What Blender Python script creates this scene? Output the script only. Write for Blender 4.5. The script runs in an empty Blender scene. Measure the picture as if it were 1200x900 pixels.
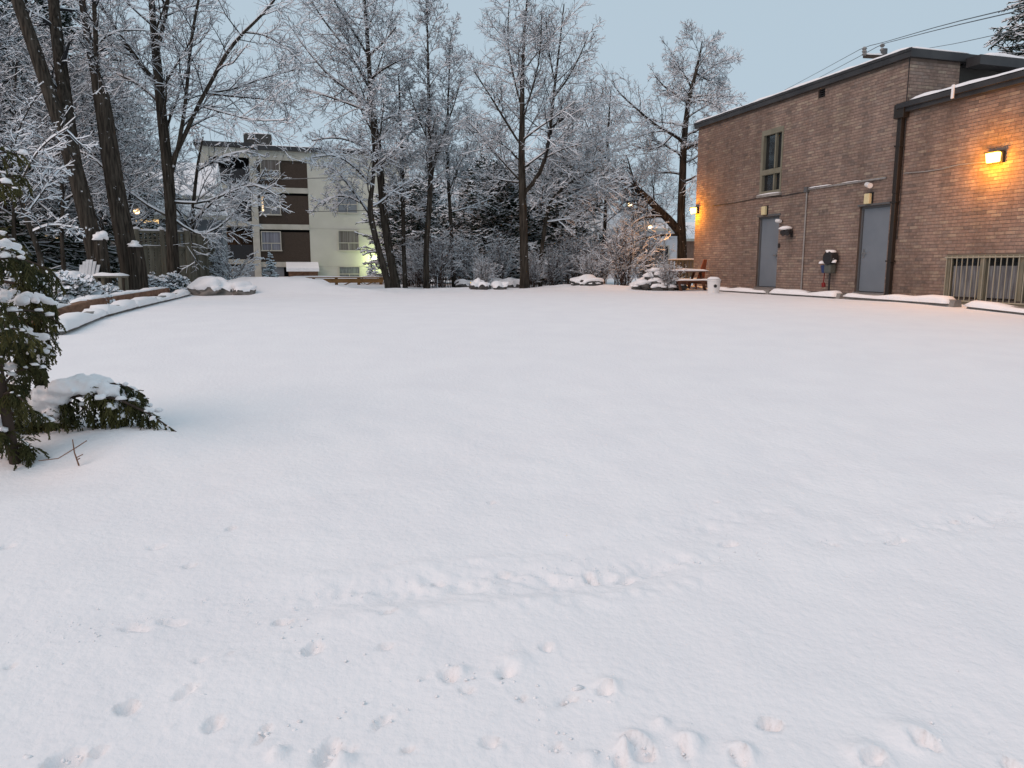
import bpy, math, random
import numpy as np
from mathutils import Matrix, Vector

R = math.radians
rng = np.random.default_rng(7)
random.seed(7)
sc = bpy.context.scene
col = sc.collection

# ------------------------------------------------------------------ camera
PITCH = R(9.0); F = 870.0; CAMZ = 1.6
cam_d = bpy.data.cameras.new('camera'); cam = bpy.data.objects.new('camera', cam_d); col.objects.link(cam)
cam.location = (0, 0, CAMZ); cam.rotation_euler = (R(90) - PITCH, 0, 0)
cam_d.sensor_width = 36; cam_d.lens = 36 * F / 1200; cam_d.clip_end = 2000; cam_d.clip_start = 0.05
sc.camera = cam

# ------------------------------------------------------------------ sky and sun (overcast dusk)
w = bpy.data.worlds.new('World'); sc.world = w; w.use_nodes = True
nt = w.node_tree; nt.nodes.clear()
out = nt.nodes.new('ShaderNodeOutputWorld'); bg = nt.nodes.new('ShaderNodeBackground')
sky = nt.nodes.new('ShaderNodeTexSky'); sky.sky_type = 'NISHITA'; sky.sun_disc = False
SUN_EL, SUN_AZ = 42.0, 232.0           # azimuth measured clockwise from +Y
sky.sun_elevation = R(SUN_EL); sky.sun_rotation = R(SUN_AZ); sky.altitude = 100
sky.air_density = 1.0; sky.dust_density = 2.0; sky.ozone_density = 1.0
mx = nt.nodes.new('ShaderNodeMixRGB'); mx.inputs[0].default_value = 0.92
mx.inputs[2].default_value = (4.95, 6.10, 7.0, 1)    # even cloud layer in front of the clear sky
nt.links.new(sky.outputs[0], mx.inputs[1]); nt.links.new(mx.outputs[0], bg.inputs[0])
bg.inputs[1].default_value = 0.10
nt.links.new(bg.outputs[0], out.inputs[0])
sd = bpy.data.lights.new('sun', 'SUN'); sun = bpy.data.objects.new('sun', sd); col.objects.link(sun)
sd.energy = 1.35; sd.angle = R(42); sd.color = (1.0, 0.66, 0.53)
sv = Vector((math.sin(R(SUN_AZ)) * math.cos(R(SUN_EL)), math.cos(R(SUN_AZ)) * math.cos(R(SUN_EL)), math.sin(R(SUN_EL))))
sun.rotation_euler = sv.to_track_quat('Z', 'Y').to_euler(); sun.location = (0, -10, 30)
vs = sc.view_settings; vs.view_transform = 'Standard'; vs.look = 'None'; vs.exposure = 0.0; vs.gamma = 1.0
vs.use_curve_mapping = False
sc.cycles.use_denoising = True
try: sc.cycles.denoiser = 'OPENIMAGEDENOISE'
except Exception: pass
sc.cycles.max_bounces = 5; sc.cycles.diffuse_bounces = 3; sc.cycles.transparent_max_bounces = 6
sc.cycles.sample_clamp_indirect = 4.0

# ------------------------------------------------------------------ coordinates
CP, SP = math.cos(PITCH), math.sin(PITCH)
def ray(px, py):
    u = (px - 600) / F; v = (450 - py) / F
    return np.array([u, CP + v * SP, -SP + v * CP])
def P(px, py, Y):
    r = ray(px, py); return np.array([0, 0, CAMZ]) + r * (Y / r[1])
WD = np.array([0.2873, -0.9578, 0.0])        # along the brick wall, towards the camera
WE = np.array([0.9578, 0.2873, 0.0])         # across the lot, to the right
BASE = 0.86
def sstep(a, b, x):
    t = np.clip((x - a) / (b - a), 0, 1); return t * t * (3 - 2 * t)
_ph = rng.uniform(0, 6.28, (40, 2)); _dr = rng.uniform(0, 6.28, 40)
def wav(x, y, f, k0, n=6):
    s = 0
    for i in range(n):
        a = _dr[(k0 + i) % 40]; ff = f * (0.7 + 0.12 * i)
        s = s + np.sin((x * math.cos(a) + y * math.sin(a)) * ff + _ph[(k0 + i) % 40, 0])
    return s / n
def lotline(x, y):      # distances in the lot's own axes: across from left kerb line, along from camera
    return x * 0.9578 + y * 0.2873, -x * 0.2873 + y * 0.9578
KERB = -2.95; BACK = 21.6
def G(x, y):
    x = np.asarray(x, float); y = np.asarray(y, float)
    a, l = lotline(x, y)
    t = np.clip(l / 13.0, -0.35, 1)
    b = np.where(t > 0, BASE * (1 - (1 - np.clip(t, 0, 1)) ** 1.5), BASE * 1.5 * t * 0.5)
    near = np.exp(-(x ** 2 + y ** 2) / 80.0)
    h = b + 0.022 * wav(x, y, 0.9, 0) * (0.4 + near) + 0.008 * wav(x, y, 3.1, 9)
    # raised planting bed beyond the left kerb
    h = h + 0.07 * sstep(KERB - 0.28, KERB - 0.42, a) * sstep(6.0, 9.0, l) * sstep(24, 21, l)
    # ridge of ploughed snow along the back edge
    bk = np.exp(-((l - BACK - 0.5) / 0.55) ** 2) * sstep(-9.0, -1.5, a) * 0 + np.exp(-((l - BACK - 0.5) / 0.5) ** 2)
    h = h + bk * (0.10 + 0.05 * wav(x, y, 2.3, 4) + 0.03 * wav(x, y, 6.0, 17))
    for (cx, cy, sx, sy, hh) in MOUNDS:
        h = h + hh * np.exp(-((x - cx) / sx) ** 2 - ((y - cy) / sy) ** 2) * (1 + 0.35 * wav(x, y, 4.0, 22) + 0.25 * wav(x, y, 9.0, 30))
    return h
MOUNDS = []
def PG(px, py):
    r = ray(px, py); c = np.array([0, 0, CAMZ]); lo, hi = 0.5, 200.0
    for n_ in (260, 60, 40):
        t = np.geomspace(lo, hi, n_); p = c + t[:, None] * r; below = np.nonzero(p[:, 2] < G(p[:, 0], p[:, 1]))[0]
        k = below[0] if len(below) else n_ - 1
        lo, hi = t[max(k - 1, 0)], t[k]
    return c + r * hi
# ploughed heaps: back left corner, middle
for (px, py, sx, sy, hh) in [(275, 339, 1.4, 0.7, 0.22), (335, 338, 1.3, 0.7, 0.34), (395, 338, 1.3, 0.6, 0.18), (240, 341, 0.7, 0.6, 0.15),
                             (680, 334, 1.3, 0.6, 0.25), (775, 338, 0.9, 0.6, 0.18)]:
    p = P(px, py, 20.5 if px < 400 else 25.0); MOUNDS.append((p[0], p[1], sx, sy, hh))

# ------------------------------------------------------------------ materials
def mat(name, c, rough=0.8, c2=None, scale=8.0, bump=0.0, bscale=None, spec=0.2, metal=0.0, detail=4, stretch=None, lo=0.35, hi=0.65):
    m = bpy.data.materials.new(name); m.use_nodes = True
    n = m.node_tree.nodes; L = m.node_tree.links; b = n['Principled BSDF']
    b.inputs['Base Color'].default_value = (*c, 1); b.inputs['Roughness'].default_value = rough
    b.inputs['Specular IOR Level'].default_value = spec; b.inputs['Metallic'].default_value = metal
    co = n.new('ShaderNodeTexCoord'); vec = co.outputs['Object']
    if stretch:
        mp = n.new('ShaderNodeMapping'); mp.inputs['Scale'].default_value = stretch
        L.new(vec, mp.inputs['Vector']); vec = mp.outputs['Vector']
    if c2:
        t = n.new('ShaderNodeTexNoise'); t.inputs['Scale'].default_value = scale; t.inputs['Detail'].default_value = detail
        r = n.new('ShaderNodeValToRGB'); r.color_ramp.elements[0].position = lo; r.color_ramp.elements[1].position = hi
        r.color_ramp.elements[0].color = (*c, 1); r.color_ramp.elements[1].color = (*c2, 1)
        L.new(vec, t.inputs['Vector']); L.new(t.outputs['Fac'], r.inputs[0]); L.new(r.outputs[0], b.inputs['Base Color'])
    if bump:
        t2 = n.new('ShaderNodeTexNoise'); t2.inputs['Scale'].default_value = bscale or scale * 3; t2.inputs['Detail'].default_value = 5
        bm = n.new('ShaderNodeBump'); bm.inputs['Strength'].default_value = bump; bm.inputs['Distance'].default_value = 0.02
        L.new(vec, t2.inputs['Vector']); L.new(t2.outputs['Fac'], bm.inputs['Height']); L.new(bm.outputs[0], b.inputs['Normal'])
    return m
def emit(name, c, s):
    m = bpy.data.materials.new(name); m.use_nodes = True; b = m.node_tree.nodes['Principled BSDF']
    b.inputs['Base Color'].default_value = (0.8, 0.8, 0.8, 1); b.inputs['Emission Color'].default_value = (*c, 1); b.inputs['Emission Strength'].default_value = s
    return m
M = {}
M['snow'] = mat('snow', (0.85, 0.85, 0.865), 0.75, c2=(0.88, 0.88, 0.89), scale=2.0, bump=0.38, bscale=30, spec=0.15)
M['twigsnow'] = mat('twig_snow', (0.84, 0.885, 0.93), 0.8, spec=0.1)
M['twig'] = mat('twig_bark', (0.028, 0.029, 0.032), 0.9, spec=0.05)
M['conifer'] = mat('conifer_needles', (0.020, 0.034, 0.022), 0.8, c2=(0.035, 0.05, 0.03), scale=3, spec=0.1)
M['cedar'] = mat('cedar_scale_leaves', (0.028, 0.034, 0.014), 0.75, c2=(0.10, 0.092, 0.032), scale=5, spec=0.15)
M['shrub'] = mat('shrub_leaves', (0.03, 0.045, 0.03), 0.8, c2=(0.06, 0.07, 0.04), scale=6, spec=0.1)
M['cbark'] = mat('cedar_bark', (0.035, 0.026, 0.02), 0.9, c2=(0.07, 0.05, 0.04), scale=12, bump=0.6, stretch=(1, 1, 0.15))
M['redtwig'] = mat('shrub_stems', (0.075, 0.052, 0.043), 0.85, spec=0.1)
def bark():
    m = mat('furrowed_bark', (0.022, 0.019, 0.016), 0.92, c2=(0.07, 0.06, 0.049), scale=7, bump=1.0, bscale=9, stretch=(3, 3, 0.35), spec=0.05)
    n = m.node_tree.nodes; L = m.node_tree.links; b = n['Principled BSDF']
    bc = b.inputs['Base Color'].links[0].from_socket
    co = n.new('ShaderNodeTexCoord'); t = n.new('ShaderNodeTexNoise'); t.inputs['Scale'].default_value = 7; t.inputs['Detail'].default_value = 10; t.inputs['Roughness'].default_value = .65
    L.new(co.outputs['Object'], t.inputs['Vector'])
    r = n.new('ShaderNodeValToRGB'); r.color_ramp.elements[0].position = 0.70; r.color_ramp.elements[1].position = 0.76   # patches of blown snow stuck in the bark
    ge = n.new('ShaderNodeNewGeometry'); dt = n.new('ShaderNodeVectorMath'); dt.operation = 'DOT_PRODUCT'; dt.inputs[1].default_value = (0.55, -0.45, 0.7)   # side the wind blew from
    L.new(ge.outputs['Normal'], dt.inputs[0]); sc_ = n.new('ShaderNodeMath'); sc_.operation = 'MULTIPLY_ADD'; L.new(dt.outputs['Value'], sc_.inputs[0]); sc_.inputs[1].default_value = 0.10; L.new(t.outputs['Fac'], sc_.inputs[2])
    L.new(sc_.outputs[0], r.inputs[0])
    mxx = n.new('ShaderNodeMixRGB'); L.new(r.outputs[0], mxx.inputs[0]); L.new(bc, mxx.inputs[1]); mxx.inputs[2].default_value = (0.8, 0.82, 0.85, 1)
    L.new(mxx.outputs[0], b.inputs['Base Color'])
    return m
M['bark'] = bark()
def brickmat():
    m = bpy.data.materials.new('fired_brick'); m.use_nodes = True; n = m.node_tree.nodes; L = m.node_tree.links; b = n['Principled BSDF']
    a = n.new('ShaderNodeAttribute'); a.attribute_name = 'tint'
    co = n.new('ShaderNodeNewGeometry'); t = n.new('ShaderNodeTexNoise'); t.inputs['Scale'].default_value = 14; t.inputs['Detail'].default_value = 5
    L.new(co.outputs['Position'], t.inputs['Vector'])
    mp = n.new('ShaderNodeMapRange'); mp.inputs[1].default_value = 0.3; mp.inputs[2].default_value = 0.7; mp.inputs[3].default_value = 0.8; mp.inputs[4].default_value = 1.18
    L.new(t.outputs['Fac'], mp.inputs[0])
    t2 = n.new('ShaderNodeTexNoise'); t2.inputs['Scale'].default_value = 0.55; t2.inputs['Detail'].default_value = 3
    L.new(co.outputs['Position'], t2.inputs['Vector'])
    mp2 = n.new('ShaderNodeMapRange'); mp2.inputs[1].default_value = 0.3; mp2.inputs[2].default_value = 0.7; mp2.inputs[3].default_value = 0.76; mp2.inputs[4].default_value = 1.18
    L.new(t2.outputs['Fac'], mp2.inputs[0])
    ms = n.new('ShaderNodeMapping'); ms.inputs['Scale'].default_value = (1.7, 1.7, 0.16); L.new(co.outputs['Position'], ms.inputs['Vector'])
    t4 = n.new('ShaderNodeTexNoise'); t4.inputs['Scale'].default_value = 1.6; t4.inputs['Detail'].default_value = 6; L.new(ms.outputs[0], t4.inputs['Vector'])
    mp4 = n.new('ShaderNodeMapRange'); mp4.inputs[1].default_value = 0.35; mp4.inputs[2].default_value = 0.7; mp4.inputs[3].default_value = 0.84; mp4.inputs[4].default_value = 1.12; L.new(t4.outputs['Fac'], mp4.inputs[0])
    m0 = n.new('ShaderNodeMath'); m0.operation = 'MULTIPLY'; L.new(mp2.outputs[0], m0.inputs[0]); L.new(mp4.outputs[0], m0.inputs[1])
    mm = n.new('ShaderNodeMath'); mm.operation = 'MULTIPLY'; L.new(mp.outputs[0], mm.inputs[0]); L.new(m0.outputs[0], mm.inputs[1])
    v = n.new('ShaderNodeVectorMath'); v.operation = 'SCALE'; L.new(a.outputs['Color'], v.inputs[0]); L.new(mm.outputs[0], v.inputs['Scale'])
    L.new(v.outputs[0], b.inputs['Base Color']); b.inputs['Roughness'].default_value = 0.9; b.inputs['Specular IOR Level'].default_value = 0.15
    t3 = n.new('ShaderNodeTexNoise'); t3.inputs['Scale'].default_value = 60; bm = n.new('ShaderNodeBump'); bm.inputs['Strength'].default_value = 0.15; bm.inputs['Distance'].default_value = 0.003
    L.new(co.outputs['Position'], t3.inputs['Vector']); L.new(t3.outputs['Fac'], bm.inputs['Height']); L.new(bm.outputs[0], b.inputs['Normal'])
    return m
M['brick'] = brickmat()
M['mortar'] = mat('mortar', (0.115, 0.086, 0.070), 0.95, c2=(0.155, 0.122, 0.103), scale=4)
M['concrete'] = mat('concrete', (0.20, 0.19, 0.18), 0.9, c2=(0.30, 0.29, 0.27), scale=5, bump=0.4)
M['found'] = mat('foundation', (0.06, 0.055, 0.05), 0.9, c2=(0.11, 0.10, 0.095), scale=5)
M['fascia'] = mat('dark_metal_fascia', (0.026, 0.026, 0.028), 0.45, c2=(0.045, 0.045, 0.047), scale=2, spec=0.4)
M['siding'] = mat('dark_siding', (0.055, 0.055, 0.052), 0.7, c2=(0.075, 0.075, 0.07), scale=3)
M['door'] = mat('grey_door_paint', (0.15, 0.178, 0.208), 0.5, c2=(0.178, 0.206, 0.235), scale=1.5, spec=0.35, bump=0.05, bscale=40)
M['dframe'] = mat('door_frame_paint', (0.10, 0.105, 0.11), 0.5, spec=0.3)
M['steel'] = mat('brushed_steel', (0.5, 0.5, 0.5), 0.35, metal=1.0)
M['olive'] = mat('olive_window_paint', (0.165, 0.16, 0.12), 0.6, c2=(0.21, 0.205, 0.16), scale=3)
M['bar'] = mat('pale_security_bar', (0.33, 0.32, 0.255), 0.6)
M['glass'] = mat('window_glass', (0.015, 0.018, 0.02), 0.06, spec=0.8)
M['curtain'] = mat('pale_curtain', (0.22, 0.235, 0.25), 0.9, c2=(0.10, 0.105, 0.115), scale=7, stretch=(4, 4, 0.3))
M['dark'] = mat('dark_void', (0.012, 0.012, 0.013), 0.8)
M['black'] = mat('black_plastic', (0.02, 0.02, 0.022), 0.5, spec=0.4)
M['pipe'] = mat('galvanised_conduit', (0.26, 0.25, 0.24), 0.5, c2=(0.33, 0.32, 0.31), scale=6, metal=0.2)
M['bronze'] = mat('brown_downpipe', (0.022, 0.019, 0.017), 0.5, spec=0.35)
M['fixture'] = mat('cream_light_cover', (0.62, 0.55, 0.33), 0.5)
M['white'] = mat('white_plastic', (0.72, 0.72, 0.72), 0.45, spec=0.4)
M['sodium'] = emit('sodium_glow', (1.0, 0.52, 0.08), 10)
M['warm'] = emit('warm_lit_window', (1.0, 0.62, 0.22), 1.2)
M['warm2'] = emit('warm_street_lamp', (1.0, 0.60, 0.25), 7)
M['green'] = emit('greenish_lamp', (0.85, 1.0, 0.45), 12)
M['stucco'] = mat('cream_stucco', (0.50, 0.49, 0.42), 0.9, c2=(0.57, 0.56, 0.49), scale=0.6, detail=6, bump=0.2, bscale=20)
M['slab'] = mat('slab_edge_paint', (0.42, 0.40, 0.34), 0.9, c2=(0.50, 0.48, 0.42), scale=2)
M['bbrick'] = mat('dark_brown_brick', (0.048, 0.036, 0.028), 0.9, c2=(0.075, 0.055, 0.043), scale=9, stretch=(1, 1, 6))
M['bluepan'] = mat('grey_blue_panel', (0.17, 0.19, 0.21), 0.7, c2=(0.21, 0.23, 0.25), scale=1)
M['apcurt'] = mat('striped_curtain', (0.22, 0.21, 0.20), 0.9, c2=(0.10, 0.085, 0.075), scale=4, stretch=(3, 3, 0.05))
M['apcurt2'] = mat('pale_blue_curtain', (0.26, 0.27, 0.31), 0.9, c2=(0.12, 0.125, 0.145), scale=4, stretch=(3, 3, 0.05))
M['apwarm'] = mat('brown_wood_partition', (0.10, 0.055, 0.03), 0.7, c2=(0.06, 0.035, 0.02), scale=2, stretch=(3, 3, 0.1))
M['oldwood'] = mat('weathered_fence_wood', (0.12, 0.112, 0.085), 0.9, c2=(0.19, 0.178, 0.14), scale=5, stretch=(3, 3, 0.3), bump=0.4)
M['timber'] = mat('brown_timber', (0.14, 0.075, 0.05), 0.85, c2=(0.24, 0.14, 0.09), scale=4, stretch=(1, 1, 3), bump=0.4)
M['railwood'] = mat('orange_brown_rail', (0.22, 0.12, 0.05), 0.8, c2=(0.30, 0.17, 0.07), scale=3)
M['rock'] = mat('grey_boulder', (0.16, 0.145, 0.13), 0.9, c2=(0.27, 0.245, 0.225), scale=4, bump=0.6, bscale=8)
M['darkrock'] = mat('dark_rock', (0.06, 0.058, 0.056), 0.9, c2=(0.12, 0.115, 0.11), scale=4, bump=0.6, bscale=8)
M['orange'] = mat('orange_plastic', (0.34, 0.10, 0.045), 0.55, spec=0.3)
M['table'] = mat('reddish_stained_wood', (0.10, 0.045, 0.032), 0.8, c2=(0.15, 0.07, 0.045), scale=5)
M['chairwhite'] = mat('white_painted_wood', (0.48, 0.50, 0.52), 0.7, c2=(0.60, 0.62, 0.64), scale=4)
M['housewall'] = mat('dark_house_siding', (0.075, 0.07, 0.065), 0.9, c2=(0.1, 0.095, 0.09), scale=3)
M['palehouse'] = mat('pale_house_siding', (0.55, 0.57, 0.60), 0.9)
M['redbrick'] = mat('red_house_brick', (0.20, 0.12, 0.09), 0.9, c2=(0.25, 0.16, 0.12), scale=6)
M['bluewrap'] = mat('blue_plastic', (0.03, 0.05, 0.13), 0.5)
M['redpl'] = mat('red_plastic', (0.20, 0.02, 0.02), 0.5)
M['greenbox'] = mat('grey_green_metal', (0.10, 0.11, 0.10), 0.5)
M['polewood'] = mat('pole_wood', (0.07, 0.055, 0.045), 0.9)

# ------------------------------------------------------------------ mesh helpers
def link(o, parent=None):
    col.objects.link(o)
    if parent is not None:
        o.parent = parent
        if parent.type == 'EMPTY': o.matrix_parent_inverse = Matrix.Translation(-Vector(parent.location))
        elif parent.get('_shift') is not None: o.matrix_parent_inverse = Matrix.Translation(-Vector(parent.location))
    return o
def tag(o, label, cat, group=None):
    o['label'] = label; o['category'] = cat
    if group: o['group'] = group
    return o
def thing(name, loc, label, cat, group=None):
    o = bpy.data.objects.new(name, None); o.location = [float(v) for v in loc]; o.empty_display_size = 0.2
    col.objects.link(o); return tag(o, label, cat, group)
def np_mesh(name, v, faces, m, parent=None, smooth=False, label=None, cat=None, group=None):
    """v (N,3); faces (M,k) int arrays or list of them; one mesh object in world coordinates"""
    v = np.ascontiguousarray(v, dtype=np.float32)
    fl = faces if isinstance(faces, list) else [faces]
    fl = [np.asarray(f, dtype=np.int32) for f in fl if len(f)]
    me = bpy.data.meshes.new(name)
    loops = np.concatenate([f.ravel() for f in fl]); counts = np.concatenate([np.full(len(f), f.shape[1], np.int32) for f in fl])
    loc = None
    if parent is None:
        loc = np.array([v[:, 0].mean(), v[:, 1].mean(), v[:, 2].min()], np.float32); v = v - loc
    me.vertices.add(len(v)); me.vertices.foreach_set('co', v.ravel())
    me.loops.add(len(loops)); me.loops.foreach_set('vertex_index', loops)
    me.polygons.add(len(counts)); st = np.concatenate([[0], np.cumsum(counts)[:-1]]).astype(np.int32)
    me.polygons.foreach_set('loop_start', st); me.polygons.foreach_set('loop_total', counts)
    if smooth: me.polygons.foreach_set('use_smooth', np.ones(len(counts), bool))
    me.update(calc_edges=True); me.validate()
    me.materials.append(M[m])
    o = bpy.data.objects.new(name, me)
    if name in ('foliage', 'branches', 'twigs', 'snow_cover', 'snow_clumps', 'stems'): o['kind'] = 'stuff'
    if loc is not None: o.location = [float(x) for x in loc]; o['_shift'] = 1
    link(o, parent)
    if label: tag(o, label, cat, group)
    return o
class MB:
    """collects boxes, bars, tubes into one mesh"""
    def __init__(s): s.v = []; s.f = []
    def add(s, vs, fs):
        b = len(s.v); s.v += [tuple(map(float, p)) for p in vs]; s.f += [tuple(i + b for i in f) for f in fs]; return s
    def hexa(s, c):     # 8 corners: bottom 4 (ccw), top 4
        return s.add(c, [(3, 2, 1, 0), (4, 5, 6, 7), (0, 1, 5, 4), (1, 2, 6, 5), (2, 3, 7, 6), (3, 0, 4, 7)])
    def fbox(s, fr, u0, u1, n0, n1, z0, z1):
        return s.hexa([fr.w(u0, n0, z0), fr.w(u1, n0, z0), fr.w(u1, n1, z0), fr.w(u0, n1, z0), fr.w(u0, n0, z1), fr.w(u1, n0, z1), fr.w(u1, n1, z1), fr.w(u0, n1, z1)])
    def bar(s, a, b, wdt, h, up=(0, 0, 1)):
        a = np.array(a, float); b = np.array(b, float); t = (b - a) / np.linalg.norm(b - a); up = np.array(up, float)
        sd_ = np.cross(t, up); sd_ /= max(np.linalg.norm(sd_), 1e-6); u = np.cross(sd_, t)
        c = []
        for q in (a, b):
            c.append([q - sd_ * wdt / 2 - u * h / 2, q + sd_ * wdt / 2 - u * h / 2, q + sd_ * wdt / 2 + u * h / 2, q - sd_ * wdt / 2 + u * h / 2])
        return s.add(c[0] + c[1], [(0, 1, 2, 3), (7, 6, 5, 4), (0, 4, 5, 1), (1, 5, 6, 2), (2, 6, 7, 3), (3, 7, 4, 0)])
    def tube(s, pts, rad, n=8, cap=True):
        pts = [np.array(p, float) for p in pts]; rad = rad if hasattr(rad, '__len__') else [rad] * len(pts)
        rings = []
        for i, p in enumerate(pts):
            t = pts[min(i + 1, len(pts) - 1)] - pts[max(i - 1, 0)]; t /= np.linalg.norm(t)
            ref = np.array([0, 0, 1.0]) if abs(t[2]) < 0.9 else np.array([1.0, 0, 0])
            a = np.cross(t, ref); a /= np.linalg.norm(a); b = np.cross(t, a)
            rings.append([p + rad[i] * (math.cos(k * 2 * math.pi / n) * a + math.sin(k * 2 * math.pi / n) * b) for k in range(n)])
        vs_ = [q for r_ in rings for q in r_]; fs = []
        for i in range(len(pts) - 1):
            for k in range(n): fs.append((i * n + k, i * n + (k + 1) % n, (i + 1) * n + (k + 1) % n, (i + 1) * n + k))
        if cap: fs.append(tuple(range(n))[::-1]); fs.append(tuple((len(pts) - 1) * n + k for k in range(n)))
        return s.add(vs_, fs)
    def build(s, name, m, parent=None, smooth=False, label=None, cat=None, group=None, bevel=0):
        v = np.array(s.v); loc = None
        if parent is None: loc = np.array([v[:, 0].mean(), v[:, 1].mean(), v[:, 2].min()]); v = v - loc
        me = bpy.data.meshes.new(name); me.from_pydata(v.tolist(), [], s.f); me.update()
        if smooth: me.polygons.foreach_set('use_smooth', [True] * len(me.polygons))
        me.materials.append(M[m]); o = bpy.data.objects.new(name, me)
        if loc is not None: o.location = loc; o['_shift'] = 1
        link(o, parent)
        if bevel:
            b = o.modifiers.new('bevel', 'BEVEL'); b.width = bevel; b.segments = 2; b.limit_method = 'ANGLE'
        if label: tag(o, label, cat, group)
        return o
class Frame:
    def __init__(s, org, d, nrm):
        s.o = np.array([org[0], org[1], 0.0]); s.d = np.array(d, float); s.n = np.array(nrm, float)
    def w(s, u, n, z): return s.o + s.d * u + s.n * n + np.array([0, 0, z])
    def hit(s, px, py, n=0.0):
        r = ray(px, py); c = np.array([0, 0, CAMZ]); q = s.o + s.n * n
        t = np.dot(q - c, s.n) / np.dot(r, s.n); p = c + r * t
        return float(np.dot(p - s.o, s.d)), float(p[2])
def blob(center, rx, ry, rz, amp=0.25, seed=0, sub=2, flat=None):
    """a lumpy closed lump (verts, tris)"""
    v, f = _ico(sub); r_ = np.random.default_rng(seed); d = np.ones(len(v))
    for k in range(5):
        a = r_.normal(size=3) * (1.2 + 0.8 * k); d += amp / (1 + 0.5 * k) * np.sin(v @ a + r_.uniform(0, 6))
    p = v * d[:, None] * np.array([rx, ry, rz])
    if flat is not None: p[:, 2] = np.maximum(p[:, 2], flat)
    return p + np.array(center), f
_icc = {}
def _ico(sub):
    if sub in _icc: return _icc[sub]
    import bmesh
    bm = bmesh.new(); bmesh.ops.create_icosphere(bm, subdivisions=sub, radius=1)
    v = np.array([x.co[:] for x in bm.verts]); f = np.array([[x.index for x in q.verts] for q in bm.faces]); bm.free()
    _icc[sub] = (v, f); return v, f
def join(parts):
    vs_, fs, b = [], [], 0
    for v, f in parts: vs_.append(v); fs.append(f + b); b += len(v)
    return np.concatenate(vs_), np.concatenate(fs)

# ------------------------------------------------------------------ ground
def axis(lo, hi, fine0, fine1, step, growth):
    a = list(np.arange(fine0, fine1, step)); x, s = fine1, step
    while x < hi: a.append(x); s = min(s * growth, 60); x += s
    a.append(hi); x, s = fine0 - step, step; b = []
    while x > lo: b.append(x); s = min(s * growth, 60); x -= s
    b.append(lo); return np.array(b[::-1] + a)
def seg_dist(x, y, pts):
    best = np.full(x.shape, 1e9); along = np.zeros(x.shape); acc = 0
    for (a, b) in zip(pts[:-1], pts[1:]):
        dx, dy = b[0] - a[0], b[1] - a[1]; l2 = dx * dx + dy * dy
        t = np.clip(((x - a[0]) * dx + (y - a[1]) * dy) / l2, 0, 1)
        d = np.hypot(x - a[0] - t * dx, y - a[1] - t * dy); m = d < best
        along = np.where(m, acc + t * math.sqrt(l2), along); best = np.minimum(best, d); acc += math.sqrt(l2)
    return best, along
def vnoise(x, y, f, seed):
    r_ = np.random.default_rng(seed); T = r_.uniform(-1, 1, (256, 256))
    X = x * f; Y = y * f; xi = np.floor(X).astype(int); yi = np.floor(Y).astype(int); fx = X - xi; fy = Y - yi
    fx = fx * fx * (3 - 2 * fx); fy = fy * fy * (3 - 2 * fy)
    g = lambda i, j: T[(xi + i) % 256, (yi + j) % 256]
    return (g(0, 0) * (1 - fx) + g(1, 0) * fx) * (1 - fy) + (g(0, 1) * (1 - fx) + g(1, 1) * fx) * fy
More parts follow.
